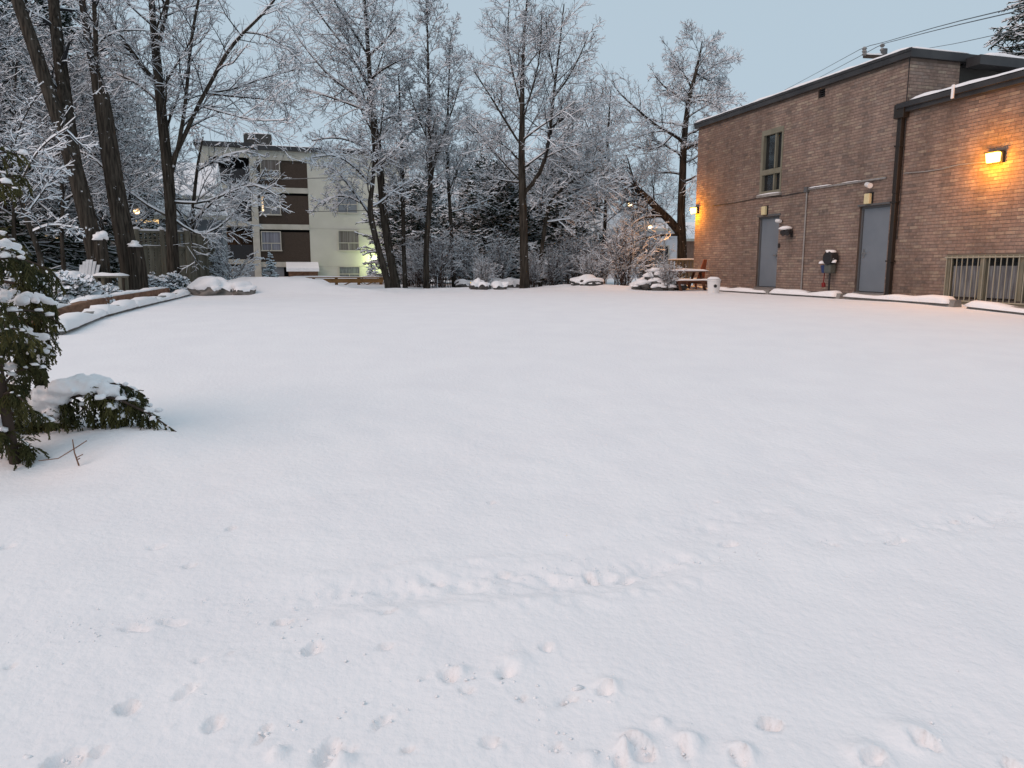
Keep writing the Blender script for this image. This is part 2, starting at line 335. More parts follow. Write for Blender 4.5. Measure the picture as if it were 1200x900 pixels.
def ground():
    ax = axis(-600, 600, -2.3, 2.3, 0.0145, 1.08); ay = axis(-40, 900, 2.0, 4.2, 0.0145, 1.035)
    X, Y = np.meshgrid(ax, ay); Z = G(X, Y)
    fade = np.exp(-np.clip(Y - 5.5, 0, None) / 2.5)
    # gentle wind texture
    Z = Z + fade * (0.009 * vnoise(X, Y, 2.2, 1) + 0.005 * vnoise(X, Y, 6.0, 2) + 0.003 * vnoise(X, Y, 15.0, 21) * (.5 + .5 * vnoise(X, Y, 1.1, 22)))
    rip = vnoise(X * 0.6 + Y * 0.9, X * 1.4 - Y * 0.5, 9.0, 3)
    Z = Z + 0.0035 * fade * np.clip(rip, 0, 1) * sstep(0.6, 1.8, X)
    # the scuffed old track that crosses the foreground
    for pts, wd_, dp in [([PG(0, 745), PG(200, 722), PG(430, 692), PG(690, 676), PG(840, 645), PG(985, 635), PG(1200, 600)], 0.12, 0.026),
                         ([PG(380, 715), PG(560, 660), PG(720, 640), PG(900, 600)], 0.10, 0.012)]:
        d, al = seg_dist(X, Y, pts)
        e = np.exp(-(d / wd_) ** 2)
        rough_ = vnoise(X, Y, 14.0, 5) * 0.6 + vnoise(X, Y, 30.0, 6) * 0.5
        patch = np.clip(vnoise(al, al * 0, 1.6, 8) + 0.35, 0, 1)
        Z = Z - dp * e * patch * (0.55 + 0.9 * rough_)
        Z = Z + dp * 0.5 * np.exp(-((d - wd_ * 1.5) / (wd_ * 0.6)) ** 2) * patch * (0.6 + rough_)
    # prints and pits: px, py, length px, width px, depth (m), rim
    prints = [(325, 728, 30, 14, .035), (366, 760, 22, 18, .05), (234, 773, 12, 8, .03), (217, 812, 16, 26, .035), (268, 766, 6, 6, .02),
              (500, 790, 16, 14, .04), (527, 792, 24, 18, .055), (548, 808, 24, 8, .03), (455, 720, 28, 6, .015), (512, 683, 14, 12, .02),
              (612, 818, 12, 12, .045), (593, 790, 36, 26, .02), (652, 876, 26, 14, .06), (690, 673, 18, 30, .05), (735, 678, 30, 12, .035),
              (710, 812, 26, 18, .03), (660, 822, 60, 14, .02), (750, 882, 34, 34, .06), (728, 893, 26, 28, .05), (800, 880, 24, 40, .045),
              (868, 890, 30, 20, .04), (1080, 868, 34, 26, .035), (1020, 893, 36, 20, .035), (1185, 897, 40, 16, .03),
              (310, 858, 10, 36, .035), (385, 885, 34, 30, .05), (406, 886, 10, 20, .05), (75, 893, 46, 20, .06), (115, 884, 24, 14, .03),
              (447, 845, 10, 44, .03), (270, 618, 16, 8, .015), (222, 662, 10, 6, .01), (975, 638, 14, 14, .04), (850, 637, 36, 10, .03),
              (1118, 611, 30, 8, .025), (1050, 634, 60, 8, .02), (452, 757, 5, 5, .02), (590, 672, 20, 6, .015), (185, 640, 20, 5, .01),
              (5, 640, 16, 14, .02), (12, 780, 18, 16, .025), (840, 590, 5, 8, .02), (576, 588, 5, 6, .015), (205, 727, 44, 8, .025), (160, 735, 50, 10, .02),
              (575, 870, 22, 12, .03), (480, 880, 30, 16, .03), (250, 850, 26, 14, .025), (150, 830, 30, 18, .02), (900, 850, 30, 18, .02), (640, 760, 24, 14, .018)]
    r_ = np.random.default_rng(4)
    for (px, py, lx, ly, dp) in prints:
        c = PG(px, py); rr = ray(px, py); dist = c[1] / rr[1]
        sx = max(lx * dist / F / 2 * .8, 0.018); sy = max(ly * dist / F / 2 * 1.3, 0.018); an = r_.uniform(-0.6, 0.6); dp = min(dp * 1.6, 1.0 * min(sx, sy))
        i0, i1 = np.searchsorted(ay, [c[1] - 5 * sy, c[1] + 5 * sy]); j0, j1 = np.searchsorted(ax, [c[0] - 5 * sx - .1, c[0] + 5 * sx + .1])
        x = X[i0:i1, j0:j1] - c[0]; y = Y[i0:i1, j0:j1] - c[1]
        xr = x * math.cos(an) + y * math.sin(an); yr = -x * math.sin(an) + y * math.cos(an)
        q = np.hypot(xr / sx, yr / sy) + 0.55 * vnoise(x + px, y + py, 20.0, 12) + 0.25 * vnoise(x + px, y + py, 45.0, 14)
        Z[i0:i1, j0:j1] += -dp * (1 - sstep(0.55, 0.95, q)) + dp * 0.22 * np.exp(-((q - 1.3) / 0.25) ** 2) * (0.6 + 0.6 * vnoise(x + px, y, 15, 13))
    # little kicked-up lumps
    for (px, py, s, h) in [(745, 872, 16, .03), (733, 880, 10, .03), (808, 872, 14, .03), (870, 885, 14, .025), (1068, 862, 22, .02), (1018, 886, 20, .02), (712, 806, 12, .02),
                           (540, 786, 8, .02), (325, 886, 8, .03), (400, 893, 12, .03), (605, 775, 16, .015), (775, 850, 8, .02), (690, 890, 10, .02)] + \
                          [(r_.uniform(0, 1200), r_.uniform(690, 890), r_.uniform(2, 6), r_.uniform(.002, .006)) for _ in range(120)]:
        c = PG(px, py); dist = np.linalg.norm(c - np.array([0, 0, CAMZ])); s = max(s * dist / F, 0.014)
        i0, i1 = np.searchsorted(ay, [c[1] - 3 * s, c[1] + 3 * s]); j0, j1 = np.searchsorted(ax, [c[0] - 3 * s, c[0] + 3 * s])
        x = X[i0:i1, j0:j1] - c[0]; y = Y[i0:i1, j0:j1] - c[1]
        Z[i0:i1, j0:j1] += h * np.exp(-((x * x + y * y) / s ** 2) ** 1.5)
    # cedar's hollow, small drift under the bent bough
    c = PG(25, 545); Z -= 0.10 * np.exp(-((X - c[0]) ** 2 + (Y - c[1]) ** 2) / 0.16)
    c = PG(150, 520); Z += 0.07 * np.exp(-((X - c[0]) / 0.5) ** 2 - ((Y - c[1]) / 0.35) ** 2)
    ny, nx = X.shape
    v = np.stack([X, Y, Z], -1).reshape(-1, 3)
    i = np.arange(ny - 1)[:, None] * nx + np.arange(nx - 1)[None, :]
    q = np.stack([i, i + 1, i + 1 + nx, i + nx], -1).reshape(-1, 4)
    o = np_mesh('snow_covered_ground', v, q, 'snow', smooth=True); o['kind'] = 'structure'; o['label'] = 'snow covered parking lot and ground beyond'
    print('ground', v.shape)
ground()

def crumbs():
    r_ = np.random.default_rng(77); parts = []; spots = []
    tr_ = [(0, 745), (200, 722), (430, 692), (690, 676), (840, 645), (985, 635), (1200, 600)]
    for k in range(260):
        i = r_.integers(0, 6); a, b = tr_[i], tr_[i + 1]; t = r_.uniform(); spots.append((a[0] + (b[0] - a[0]) * t, a[1] + (b[1] - a[1]) * t + r_.normal(0, 7), r_.uniform(.0015, .0038)))
    for (cx, cy, n) in [(366, 758, 8), (527, 792, 10), (612, 812, 8), (650, 872, 10), (740, 878, 22), (800, 875, 14), (870, 888, 8), (400, 888, 16), (315, 850, 8), (85, 890, 14), (700, 815, 8), (1075, 865, 8), (450, 840, 8), (218, 810, 6), (690, 676, 12), (330, 727, 10)]:
        for k in range(n): spots.append((cx + r_.normal(0, 20), min(895, cy + r_.normal(0, 10)), abs(r_.normal(.0, .0035)) + .0015))
    for k in range(60): spots.append((r_.uniform(0, 1200), r_.uniform(640, 895), r_.uniform(.0015, .0035)))
    for k, (px, py, s) in enumerate(spots):
        p = PG(px, py); parts.append(blob(p + np.array([0, 0, s * .2]), s * r_.uniform(.9, 1.6), s, s * .8, .3, 900 + k, sub=1))
    v, f = join(parts); o = np_mesh('snow_crumbs', v, f, 'snow', smooth=True); o['kind'] = 'stuff'; o['label'] = 'small loose snow crumbs scattered along the old tracks'; o['category'] = 'snow'
crumbs()

# ------------------------------------------------------------------ brick building
A0 = np.array([6.11, 25.3])
WF = Frame(A0, WD, -WE)            # u along wall toward camera, n out over the lot
s1 = WF.hit(1057, 200)[0]          # junction of tall block and low wing
S_END = 15.5; TOP1 = 6.22; TOP2 = 5.12
def rect(px0, py0, px1, py1):      # wall rectangle from two picture corners
    a = WF.hit(px0, py0); b = WF.hit(px1, py1); return [min(a[0], b[0]), max(a[0], b[0]), min(a[1], b[1]), max(a[1], b[1])]
d1 = [WF.hit(887, 300)[0], WF.hit(911, 300)[0], BASE + 0.12, WF.hit(899, 254)[1]]
d2 = [WF.hit(1004, 300)[0], WF.hit(1039, 300)[0], BASE + 0.10, WF.hit(1022, 241)[1]]
wn = [WF.hit(892, 190)[0], WF.hit(917, 190)[0], WF.hit(904, 227)[1], WF.hit(905, 151)[1]]
vt = [WF.hit(959, 109)[0], WF.hit(967, 109)[0], WF.hit(963, 114)[1], WF.hit(963, 104)[1]]
bw = [WF.hit(1107, 330)[0], WF.hit(1107, 330)[0] + 3.3, WF.hit(1107, 355)[1], WF.hit(1107, 299)[1]]
OPEN = [d1, d2, wn, vt, bw]
print('openings', [[round(float(x), 2) for x in o_] for o_ in OPEN], 's1', s1)
bld = thing('brick_building', WF.w(5, -3, BASE), 'two-level brown brick building with grey doors, on the right of the snowy lot', 'building')
def core(name, fr, u0, u1, z0, z1, openings, n, parent, m):
    us = sorted({u0, u1, *[x for o_ in openings for x in o_[:2] if u0 < x < u1]}); zs = sorted({z0, z1, *[x for o_ in openings for x in o_[2:] if z0 < x < z1]})
    b = MB()
    for ua, ub in zip(us[:-1], us[1:]):
        for za, zb in zip(zs[:-1], zs[1:]):
            cu, cz = (ua + ub) / 2, (za + zb) / 2
            if any(o_[0] < cu < o_[1] and o_[2] < cz < o_[3] for o_ in openings): continue
            b.add([fr.w(ua, n, za), fr.w(ub, n, za), fr.w(ub, n, zb), fr.w(ua, n, zb)], [(0, 1, 2, 3)])
    for o_ in openings:     # reveals
        a, c, z_0, z_1 = o_
        if a < u0 or c > u1 + 0.01: continue
        k = [fr.w(a, n, z_0), fr.w(c, n, z_0), fr.w(c, n, z_1), fr.w(a, n, z_1), fr.w(a, n - .2, z_0), fr.w(c, n - .2, z_0), fr.w(c, n - .2, z_1), fr.w(a, n - .2, z_1)]
        b.add(k, [(0, 4, 5, 1), (1, 5, 6, 2), (2, 6, 7, 3), (3, 7, 4, 0)])
    return b.build(name, m, parent)
BL, BH, BG, HG = 0.212, 0.057, 0.012, 0.005
TINTS = [(0.251, 0.185, 0.153), (0.229, 0.168, 0.141), (0.269, 0.202, 0.166), (0.214, 0.163, 0.14), (0.284, 0.222, 0.178), (0.239, 0.188, 0.161), (0.312, 0.252, 0.2), (0.179, 0.142, 0.124)]
TW = [0.22, 0.18, 0.18, 0.12, 0.10, 0.12, 0.04, 0.04]
def brickverts(l, h, d):
    return np.array([[0, -.01, 0], [l, -.01, 0], [l, -.01, h], [0, -.01, h], [0, d, 0], [l, d, 0], [l, d, h], [0, d, h]])
BF = np.array([[4, 5, 6, 7], [0, 1, 5, 4], [1, 2, 6, 5], [2, 3, 7, 6], [3, 0, 4, 7]])
def set_tint(me, cols):
    at = me.attributes.new('tint', 'FLOAT_COLOR', 'FACE'); at.data.foreach_set('color', np.asarray(cols, np.float32).ravel())
brick_me = []
for t in TINTS:
    me = bpy.data.meshes.new('brick'); me.from_pydata(brickverts(BL, BH, 0.001).tolist(), [], BF.tolist()); set_tint(me, [(*t, 1)] * 5); me.materials.append(M['brick']); brick_me.append(me)
def lay(fr, u0, u1, z0, z1, openings, parent, single=None, seed=1):
    """running bond; bricks in the `single` interval become objects of their own"""
    r_ = np.random.default_rng(seed); vs_, fs, cols, nb, ns = [], [], [], 0, 0
    rot = Matrix(((fr.d[0], fr.n[0], 0), (fr.d[1], fr.n[1], 0), (0, 0, 1))).to_4x4()
    k = 0; z = z0
    while z + BH <= z1 + 0.02:
        u = u0 - (BL + HG) * ((k * .5) % 1 + r_.uniform(-.22, .22))
        while u < u1:
            a, b = max(u, u0), min(u + BL, u1); pieces = [(a, b)]
            for o_ in openings:
                if z + BH > o_[2] + .01 and z < o_[3] - .01:
                    np_ = []
                    for (p, q) in pieces:
                        if q <= o_[0] or p >= o_[1]: np_.append((p, q)); continue
                        if p < o_[0]: np_.append((p, o_[0]))
                        if q > o_[1]: np_.append((o_[1], q))
                    pieces = np_
            ti = r_.choice(8, p=TW)
            for (p, q) in pieces:
                if q - p < 0.03: continue
                j = r_.normal(0, 0.0012)
                if single and single[0] < p < single[1] and q - p > BL - 1e-4 and ns < 300:
                    o = bpy.data.objects.new('brick', brick_me[ti]); o.matrix_world = Matrix.Translation(Vector(fr.w(p, j * .25, z))) @ rot
                    link_local(o, parent); ns += 1; continue
                v = brickverts(q - p, BH, 0.001 + j * .25)
                vs_.append(fr.o + v[:, :1] * fr.d + v[:, 1:2] * fr.n + np.array([0, 0, z]) + p * fr.d + v[:, 2:] * np.array([0, 0, 1]))
                fs.append(BF + 8 * nb); cols += [(*TINTS[ti], 1)] * 5; nb += 1
            u += BL + HG
        z += BH + BG; k += 1
    o = np_mesh('brick_courses', np.concatenate(vs_), np.concatenate(fs), 'brick', parent); o['kind'] = 'stuff'; set_tint(o.data, cols)
    o.data.polygons.foreach_set('use_smooth', np.zeros(len(o.data.polygons), bool)); o.data.update()
    print('bricks', nb, ns)
def link_local(o, parent):
    mw = o.matrix_world.copy(); col.objects.link(o); o.parent = parent; o.matrix_parent_inverse = Matrix.Identity(4)
    o.matrix_basis = mw        # parents are meshes in world coordinates
wall1 = core('tall_block_wall', WF, 0, s1, BASE - .3, TOP1 - .16, [o_ for o_ in OPEN if o_[1] < s1], -0.0018, bld, 'mortar')
lay(WF, 0, s1 - .005, BASE + .10, TOP1 - .20, [o_ for o_ in OPEN if o_[1] < s1], wall1, seed=1)
wall2 = core('low_wing_wall', WF, s1, S_END, BASE - .3, TOP2 - .2, [bw], -0.0018, bld, 'mortar')
lay(WF, s1 + .005, S_END, BASE + .10, TOP2 - .24, [bw], wall2, single=(10.2, 11.45), seed=2)
# far gable side, near return of the tall block, other hidden sides
EF = Frame(WF.w(s1, -.0, 0)[:2], WE, WD)         # return wall above the low roof, faces the camera
ret = core('return_wall', EF, 0, 1.36, TOP2 - .4, TOP1 - .16, [], -0.0018, bld, 'mortar'); lay(EF, 0, 1.36, TOP2 + .05, TOP1 - .20, [], ret, seed=3)
b = MB(); b.fbox(EF, 1.36, 9.0, -0.5, -0.25, TOP2 - .4, TOP1 - .2); b.build('siding_wall', 'siding', bld)
b = MB(); b.fbox(WF, 0.0, s1 - .3, -9.0, -.3, BASE - .3, TOP1 - .35); b.fbox(WF, s1 - .3, S_END, -9.0, -.3, BASE - .3, TOP2 - .35); b.build('inner_walls', 'siding', bld)
b = MB(); b.add([WF.w(0.0, 0, BASE - .3), WF.w(0, -9, BASE - .3), WF.w(0, -9, TOP1 - .3), WF.w(0, 0, TOP1 - .3)], [(0, 1, 2, 3)])
b.add([WF.w(S_END, 0, BASE - .3), WF.w(S_END, -9, BASE - .3), WF.w(S_END, -9, TOP2 - .3), WF.w(S_END, 0, TOP2 - .3)], [(0, 1, 2, 3)]); b.build('end_wall', 'redbrick', bld)
# plinth
b = MB()
for u0, u1 in [(0.0, d1[0] - .03), (d1[1] + .03, d2[0] - .03), (d2[1] + .03, S_END)]: b.fbox(WF, u0, u1, -.02, .012, BASE - .3, BASE + .093)
b.build('plinth', 'found', bld)
# roofs: fascia, coping snow
r1 = MB(); r1.fbox(WF, -.12, s1 + .10, -1.5, .10, TOP1 - .17, TOP1); r1.fbox(WF, s1 - .05, s1 + .098, -9.1, -1.5, TOP1 - .17, TOP1 - .002); r1.fbox(WF, -.1, s1 - .05, -9.1, -1.5, TOP1 - .2, TOP1 - .1)
r1.fbox(WF, s1 + .098, s1 + .45, -9.1, -1.42, TOP1 - .30, TOP1 - .10)
f1 = r1.build('roof_fascia', 'fascia', bld)
b = MB(); b.fbox(WF, -.14, s1 + .12, .095, .118, TOP1 - .045, TOP1 + .012); b.build('drip_edge', 'fascia', f1)
def snow_strip(fr, u0, u1, n0, n1, z, h, parent, seed, name='snow_cap', du=0.12, swap=False):
    r_ = np.random.default_rng(seed); k = max(2, int((u1 - u0) / du)); us = np.linspace(u0, u1, k + 1); m = 7
    th = h * (0.75 + 0.35 * np.interp(us, np.linspace(u0, u1, max(3, k // 3)), r_.uniform(-1, 1, max(3, k // 3))))
    prof = [(0.0, 0.0), (0.02, 0.55), (0.12, 0.9), (0.5, 1.0), (0.88, 0.92), (0.98, 0.55), (1.0, 0.0)]
    vs_ = []
    for i, u in enumerate(us):
        e = 0.4 if i in (0, k) else 1.0
        for (a, c) in prof: vs_.append(fr.w(u, n0 + (n1 - n0) * a + r_.normal(0, .006), z + c * th[i] * e))
    vs_ = np.array(vs_); q = np.array([(i * m + j, (i + 1) * m + j, (i + 1) * m + j + 1, i * m + j + 1) for i in range(k) for j in range(m - 1)])
    e0 = np.array([[j for j in range(m)], [k * m + j for j in range(m)][::-1]])
    return np_mesh(name, vs_, [q, e0], 'snow', parent, smooth=True)
snow_strip(WF, -.1, s1 + .08, -1.5, .125, TOP1 + .013, .11, f1, 5)
snow_strip(Frame(EF.o[:2] + EF.n[:2] * 0.07, EF.d, EF.n), 0.0, 1.2, -.5, 0.0, TOP1 + .002, .10, f1, 6)
snow_strip(Frame(EF.o[:2] + EF.n[:2] * 0.40, EF.d, EF.n), 1.7, 8.5, -.8, 0.0, TOP1 - .098, .12, f1, 7)
r2 = MB(); r2.fbox(WF, s1 + .005, S_END + .1, -1.5, .14, TOP2 - .21, TOP2); r2.fbox(WF, s1 + .15, S_END + .1, -9.1, -1.5, TOP2 - .2, TOP2 - .05)
f2 = r2.build('low_roof_fascia', 'fascia', bld)
b = MB(); b.fbox(WF, s1 - .10, S_END + .1, .143, .20, TOP2 - .12, TOP2 - .02); b.build('gutter', 'fascia', f2)
snow_strip(WF, s1 + .25, S_END, -1.5, .19, TOP2 + .001, .12, f2, 8)
snow_strip(WF, s1 + .25, S_END, -9, -1.4, TOP2 - .04, .12, f2, 9)
b = MB(); q = s1 + 1.35; b.fbox(WF, q, q + .05, .20, .23, TOP2 - .2, TOP2 + .06); b.build('icicle', 'snow', f2)
# downpipe
b = MB(); u = s1 - .06; b.fbox(WF, u - .055, u + .055, .012, .11, BASE + .02, 3.2); b.fbox(WF, u - .06, u + .06, .012, .12, 3.2, TOP2 - .15); b.fbox(WF, u - .12, u + .16, .012, .18, TOP2 - .32, TOP2 - .02)
b.build('downpipe', 'bronze', bld, bevel=.01)
for z in (1.7, 3.0, 4.2):
    b = MB(); b.fbox(WF, u - .09, u + .09, .010, .126, z, z + .035); b.build('pipe_strap', 'bronze', bld)
b = MB(); b.tube([WF.w(s1 + .03, .03, TOP2 - .3), WF.w(s1 + .045, .03, 3.5), WF.w(s1 + .06, .04, 2.6), WF.w(s1 + .03, .03, 2.2)], .010, 6); b.build('cable', 'black', bld)
b = MB(); b.tube([WF.w(u - .08, .02, TOP2 - .4), WF.w(u - .085, .02, 3.4)], .009, 6); b.build('cable', 'black', bld)
b = MB(); b.fbox(WF, s1 - .03, s1 - .012, .004, .012, TOP2, TOP1 - .17); b.build('expansion_joint', 'black', bld)
# doors
def door(o_, side, hz):
    u0, u1, z0, z1 = o_
    d = MB(); d.fbox(WF, u0 + .05, u1 - .05, -.13, -.085, z0 + .05, z1 - .05); dd = d.build('door', 'door', bld, bevel=.004)
    for (a, c, e, f) in [(u0, u0 + .048, z0, z1), (u1 - .048, u1, z0, z1), (u0 + .048, u1 - .048, z1 - .048, z1)]:
        m = MB(); m.fbox(WF, a, c, -.15, -.055, e, f); m.build('frame', 'dframe', dd)
    m = MB(); m.fbox(WF, u0 - .03, u1 + .03, -.15, .03, z0 - .06, z0 + .035); m.build('threshold', 'steel', dd)
    hu = u0 + .13 if side < 0 else u1 - .12
    m = MB(); m.tube([WF.w(hu, -.085, hz), WF.w(hu, -.03, hz)], .022, 10); m.bar(WF.w(hu, -.035, hz), WF.w(hu - side * .12, -.035, hz), .02, .022); m.build('handle', 'steel', dd, smooth=False)
    m = MB(); m.fbox(WF, hu - .03, hu + .03, -.086, -.078, hz - .11, hz + .09); m.build('lock_plate', 'steel', dd)
    for k in (.2, .5, .85):
        z = z0 + (z1 - z0) * k; hx = u1 - .05 if side < 0 else u0 + .05
        m = MB(); m.tube([WF.w(hx, -.08, z - .05), WF.w(hx, -.08, z + .05)], .010, 6); m.build('hinge', 'dframe', dd)
    return dd
door(d1, 1, BASE + 1.05); door(d2, -1, BASE + 1.05)
m = MB(); m.fbox(WF, d1[1] + .03, d1[1] + .09, .0, .03, BASE + 1.25, BASE + 1.37); m.build('key_pad', 'black', bld)
m = MB(); m.fbox(WF, d2[0] - .05, d2[1] + .05, .0, .035, d2[3] + .005, d2[3] + .045); m.build('drip_lintel', 'dframe', bld)
m = MB(); m.fbox(WF, d1[0] - .05, d1[1] + .05, .0, .02, d1[3] + .005, d1[3] + .06); m.build('lintel', 'dframe', bld)
# tall upstairs window
u0, u1, z0, z1 = wn
wd = MB(); wd.fbox(WF, u0 + .01, u1 - .01, -.19, -.18, z0 + .01, z1 - .01); wo = wd.build('window', 'dark', bld)
def fr_(a, c, e, f, n0=-.12, n1=.02, par=None, m='olive', name='frame'):
    k = MB(); k.fbox(WF, a, c, n0, n1, e, f); return k.build(name, m, par)
fw = .10; um = u0 + (u1 - u0) * .64; zm = z0 + (z1 - z0) * .345
fr_(u0, u0 + fw, z0, z1, par=wo); fr_(u1 - .06, u1, z0, z1, par=wo); fr_(u0 + fw, u1 - .06, z1 - .14, z1, par=wo); fr_(u0 + fw, u1 - .06, z0, z0 + .09, par=wo); fr_(u0 + fw, u1 - .06, zm - .07, zm + .07, par=wo)
fr_(um - .025, um + .025, z0 + .09, zm - .07, n1=0, par=wo, name='mullion'); fr_(um - .025, um + .025, zm + .07, z1 - .14, n1=0, par=wo, name='mullion')
for (a, c, e, f) in [(u0 + fw, um - .025, z0 + .09, zm - .07), (um + .025, u1 - .06, z0 + .09, zm - .07), (u0 + fw, um - .025, zm + .07, z1 - .14), (um + .025, u1 - .06, zm + .07, z1 - .14)]:
    fr_(a, c, e, f, -.09, -.08, wo, 'glass', 'pane')
fr_(u0 - .06, u1 + .04, z0 - .07, z0 - .005, -.05, .07, wo, 'concrete', 'sill'); snow_strip(WF, u0 - .05, u1 + .03, -.02, .07, z0 - .004, .03, wo, 12)
# vent
u0, u1, z0, z1 = vt
v_ = MB(); v_.fbox(WF, u0, u1, -.19, -.1, z0, z1); vo = v_.build('wall_vent', 'dark', bld)
for k in range(4):
    z = z0 + (z1 - z0) * (k + .2) / 4; m = MB(); m.hexa([WF.w(u0, -.06, z), WF.w(u1, -.06, z), WF.w(u1, -.02, z - .03), WF.w(u0, -.02, z - .03), WF.w(u0, -.06, z + .012), WF.w(u1, -.06, z + .012), WF.w(u1, -.02, z - .018), WF.w(u0, -.02, z - .018)]); m.build('louvre', 'black', vo)
# barred basement window
u0, u1, z0, z1 = bw
bd = MB(); bd.fbox(WF, u0 + .01, u1 - .01, -.3, -.29, z0 + .01, z1 - .01); bo = bd.build('barred_window', 'dark', bld)
fr_(u0, u1, z1 - .07, z1, n1=.004, par=bo); fr_(u0, u1, z0, z0 + .05, n1=.02, par=bo, name='sill'); fr_(u0, u0 + .10, z0 + .09, z1 - .07, n1=.003, par=bo); fr_(u1 - .08, u1, z0 + .09, z1 - .07, n1=.003, par=bo)
cuts = [u0 + .10, u0 + .86, u0 + 1.66, u0 + 2.45, u1 - .08]
for k in range(4):
    a, c = cuts[k], cuts[k + 1]
    if k < 3: fr_(c - .06, c + .06, z0 + .09, z1 - .07, n1=.002, par=bo, name='mullion')
    a2 = a + (.06 if k else 0); c2 = c - (.06 if k < 3 else 0)
    fr_(a2, c2, z0 + .09, z1 - .07, -.10, -.092, bo, 'glass', 'pane')
    cu = MB(); n = 26; us = np.linspace(a2 + .02, c2 - .02, n)
    pv = []
    for i, uu in enumerate(us): pv += [WF.w(uu, -.075 + .010 * math.sin(i * 1.9), z0 + .14), WF.w(uu, -.075 + .010 * math.sin(i * 1.9), z1 - .22)]
    cu.add(pv, [(2 * i, 2 * i + 2, 2 * i + 3, 2 * i + 1) for i in range(n - 1)])
    cu.build('curtain', 'curtain', bo)
for k in range(27):
    uu = u0 + .04 + k * (u1 - u0 - .08) / 26; fr_(uu - .007, uu + .007, z0 + .06, z1 - .02, .028, .042, bo, 'bar', 'bar')
for z in (z0 + .05, z1 - .06): fr_(u0 - .01, u1 + .01, z, z + .022, .026, .046, bo, 'bar', 'bar_rail')

# ---- fittings on the wall (things of their own)
def wall_lamp(px, py, label, w_):
    u, z = WF.hit(px, py)
    t = thing('wall_lamp', WF.w(u, 0.01, z), label, 'lamp', 'lit lamps on the brick wall')
    m = MB(); m.fbox(WF, u - .17, u + .17, .009, .07, z - .10, z + .11); m.fbox(WF, u - .17, u + .17, .009, .17, z + .092, z + .115); m.build('housing', 'black', t, bevel=.01)
    m = MB(); m.hexa([WF.w(u - .13, .072, z - .09), WF.w(u + .13, .072, z - .09), WF.w(u + .13, .13, z - .09), WF.w(u - .13, .13, z - .09), WF.w(u - .14, .072, z + .09), WF.w(u + .14, .072, z + .09), WF.w(u + .14, .16, z + .09), WF.w(u - .14, .16, z + .09)])
    m.build('lens', 'sodium', t, bevel=.015)
    ld = bpy.data.lights.new('sodium_lamp_light', 'POINT'); ld.energy = w_; ld.color = (1.0, 0.35, 0.005); ld.shadow_soft_size = .12
    lo = bpy.data.objects.new('lamp_light', ld); lo.location = WF.w(u, .37, z - .08); link(lo, t)
wall_lamp(1169, 185, 'glowing orange wall lamp above the barred window', 95)
wall_lamp(816, 247, 'glowing orange wall lamp at the far corner of the brick building', 115)
def cover(px, py, label):
    u, z = WF.hit(px, py); t = thing('unlit_wall_light', WF.w(u, 0.01, z), label, 'light', 'unlit lights over the doors')
    m = MB(); m.fbox(WF, u - .10, u + .10, .009, .03, z - .14, z + .14); m.build('back_plate', 'black', t)
    m = MB(); m.fbox(WF, u - .085, u + .085, .03, .12, z - .12, z + .12); m.build('cover', 'fixture', t, bevel=.02)
cover(898, 247, 'unlit cream box light above the far grey door'); cover(1020, 233, 'unlit cream box light above the near grey door')
u, z = WF.hit(1023, 216); t = thing('security_camera', WF.w(u, 0, z), 'white bullet camera above the near grey door', 'camera')
m = MB(); m.tube([WF.w(u - .05, .01, z), WF.w(u - .05, .10, z - .01)], .025, 8); m.build('bracket', 'black', t); m = MB(); m.tube([WF.w(u - .06, .12, z), WF.w(u + .14, .20, z - .05)], [.055, .06], 12); m.build('body', 'white', t)
u, z = WF.hit(917, 259); t = thing('small_flood_camera', WF.w(u, 0, z), 'small white camera beside the top of the far grey door', 'camera')
m = MB(); m.tube([WF.w(u, .01, z), WF.w(u, .09, z)], .03, 8); m.build('bracket', 'black', t); m = MB(); m.tube([WF.w(u - .10, .12, z + .01), WF.w(u + .08, .12, z - .01)], [.05, .045], 10); m.build('body', 'white', t)
u, z = WF.hit(928, 271); t = thing('floodlight', WF.w(u, 0, z), 'twin floodlight capped with snow right of the far grey door', 'floodlight')
m = MB(); m.tube([WF.w(u + .02, .01, z - .08), WF.w(u + .02, .12, z - .03)], .03, 8); m.bar(WF.w(u + .02, .02, z - .16), WF.w(u + .02, .02, z + .0), .06, .04, WF.n); m.build('bracket', 'black', t)
for k in (-.10, .08):
    m = MB(); m.tube([WF.w(u + k, .10, z), WF.w(u + k + .02, .24, z - .05)], [.06, .085], 10); m.build('lamp_head', 'black', t)
v, f = blob(WF.w(u - .02, .16, z + .065), .18, .10, .07, .2, 4, flat=-.03); np_mesh('snow_cap', v, f, 'snow', t, True)
# conduits
cd = thing('electrical_conduit', WF.w(WF.hit(945, 300)[0], .03, BASE), 'grey electrical conduit running up and across the brick wall between the doors', 'conduit')
ua, za = WF.hit(947, 222); pts_h = [WF.hit(x, y) for x, y in [(947, 222), (969, 219), (980, 215), (1000, 210), (1040, 206)]]
m = MB(); m.tube([WF.w(ua, .03, za), WF.w(ua, .03, BASE)], .022, 8); m.build('riser', 'pipe', cd)
m = MB(); m.tube([WF.w(ua, .03, za), WF.w(pts_h[-1][0], .03, za)], .024, 8); m.build('crossing', 'pipe', cd)
m = MB(); m.fbox(WF, ua - .06, ua + .06, .005, .09, za - .07, za + .06); m.build('junction_box', 'dframe', cd)
snow_strip(WF, ua + .08, ua + .9, .005, .06, za + .022, .025, cd, 13); snow_strip(WF, ua + 1.3, pts_h[-1][0] - .8, .005, .06, za + .022, .02, cd, 14)
cab = [WF.hit(x, y) for x, y in [(836, 239), (860, 236), (880, 232), (892, 229), (915, 228), (935, 224), (947, 222)]]
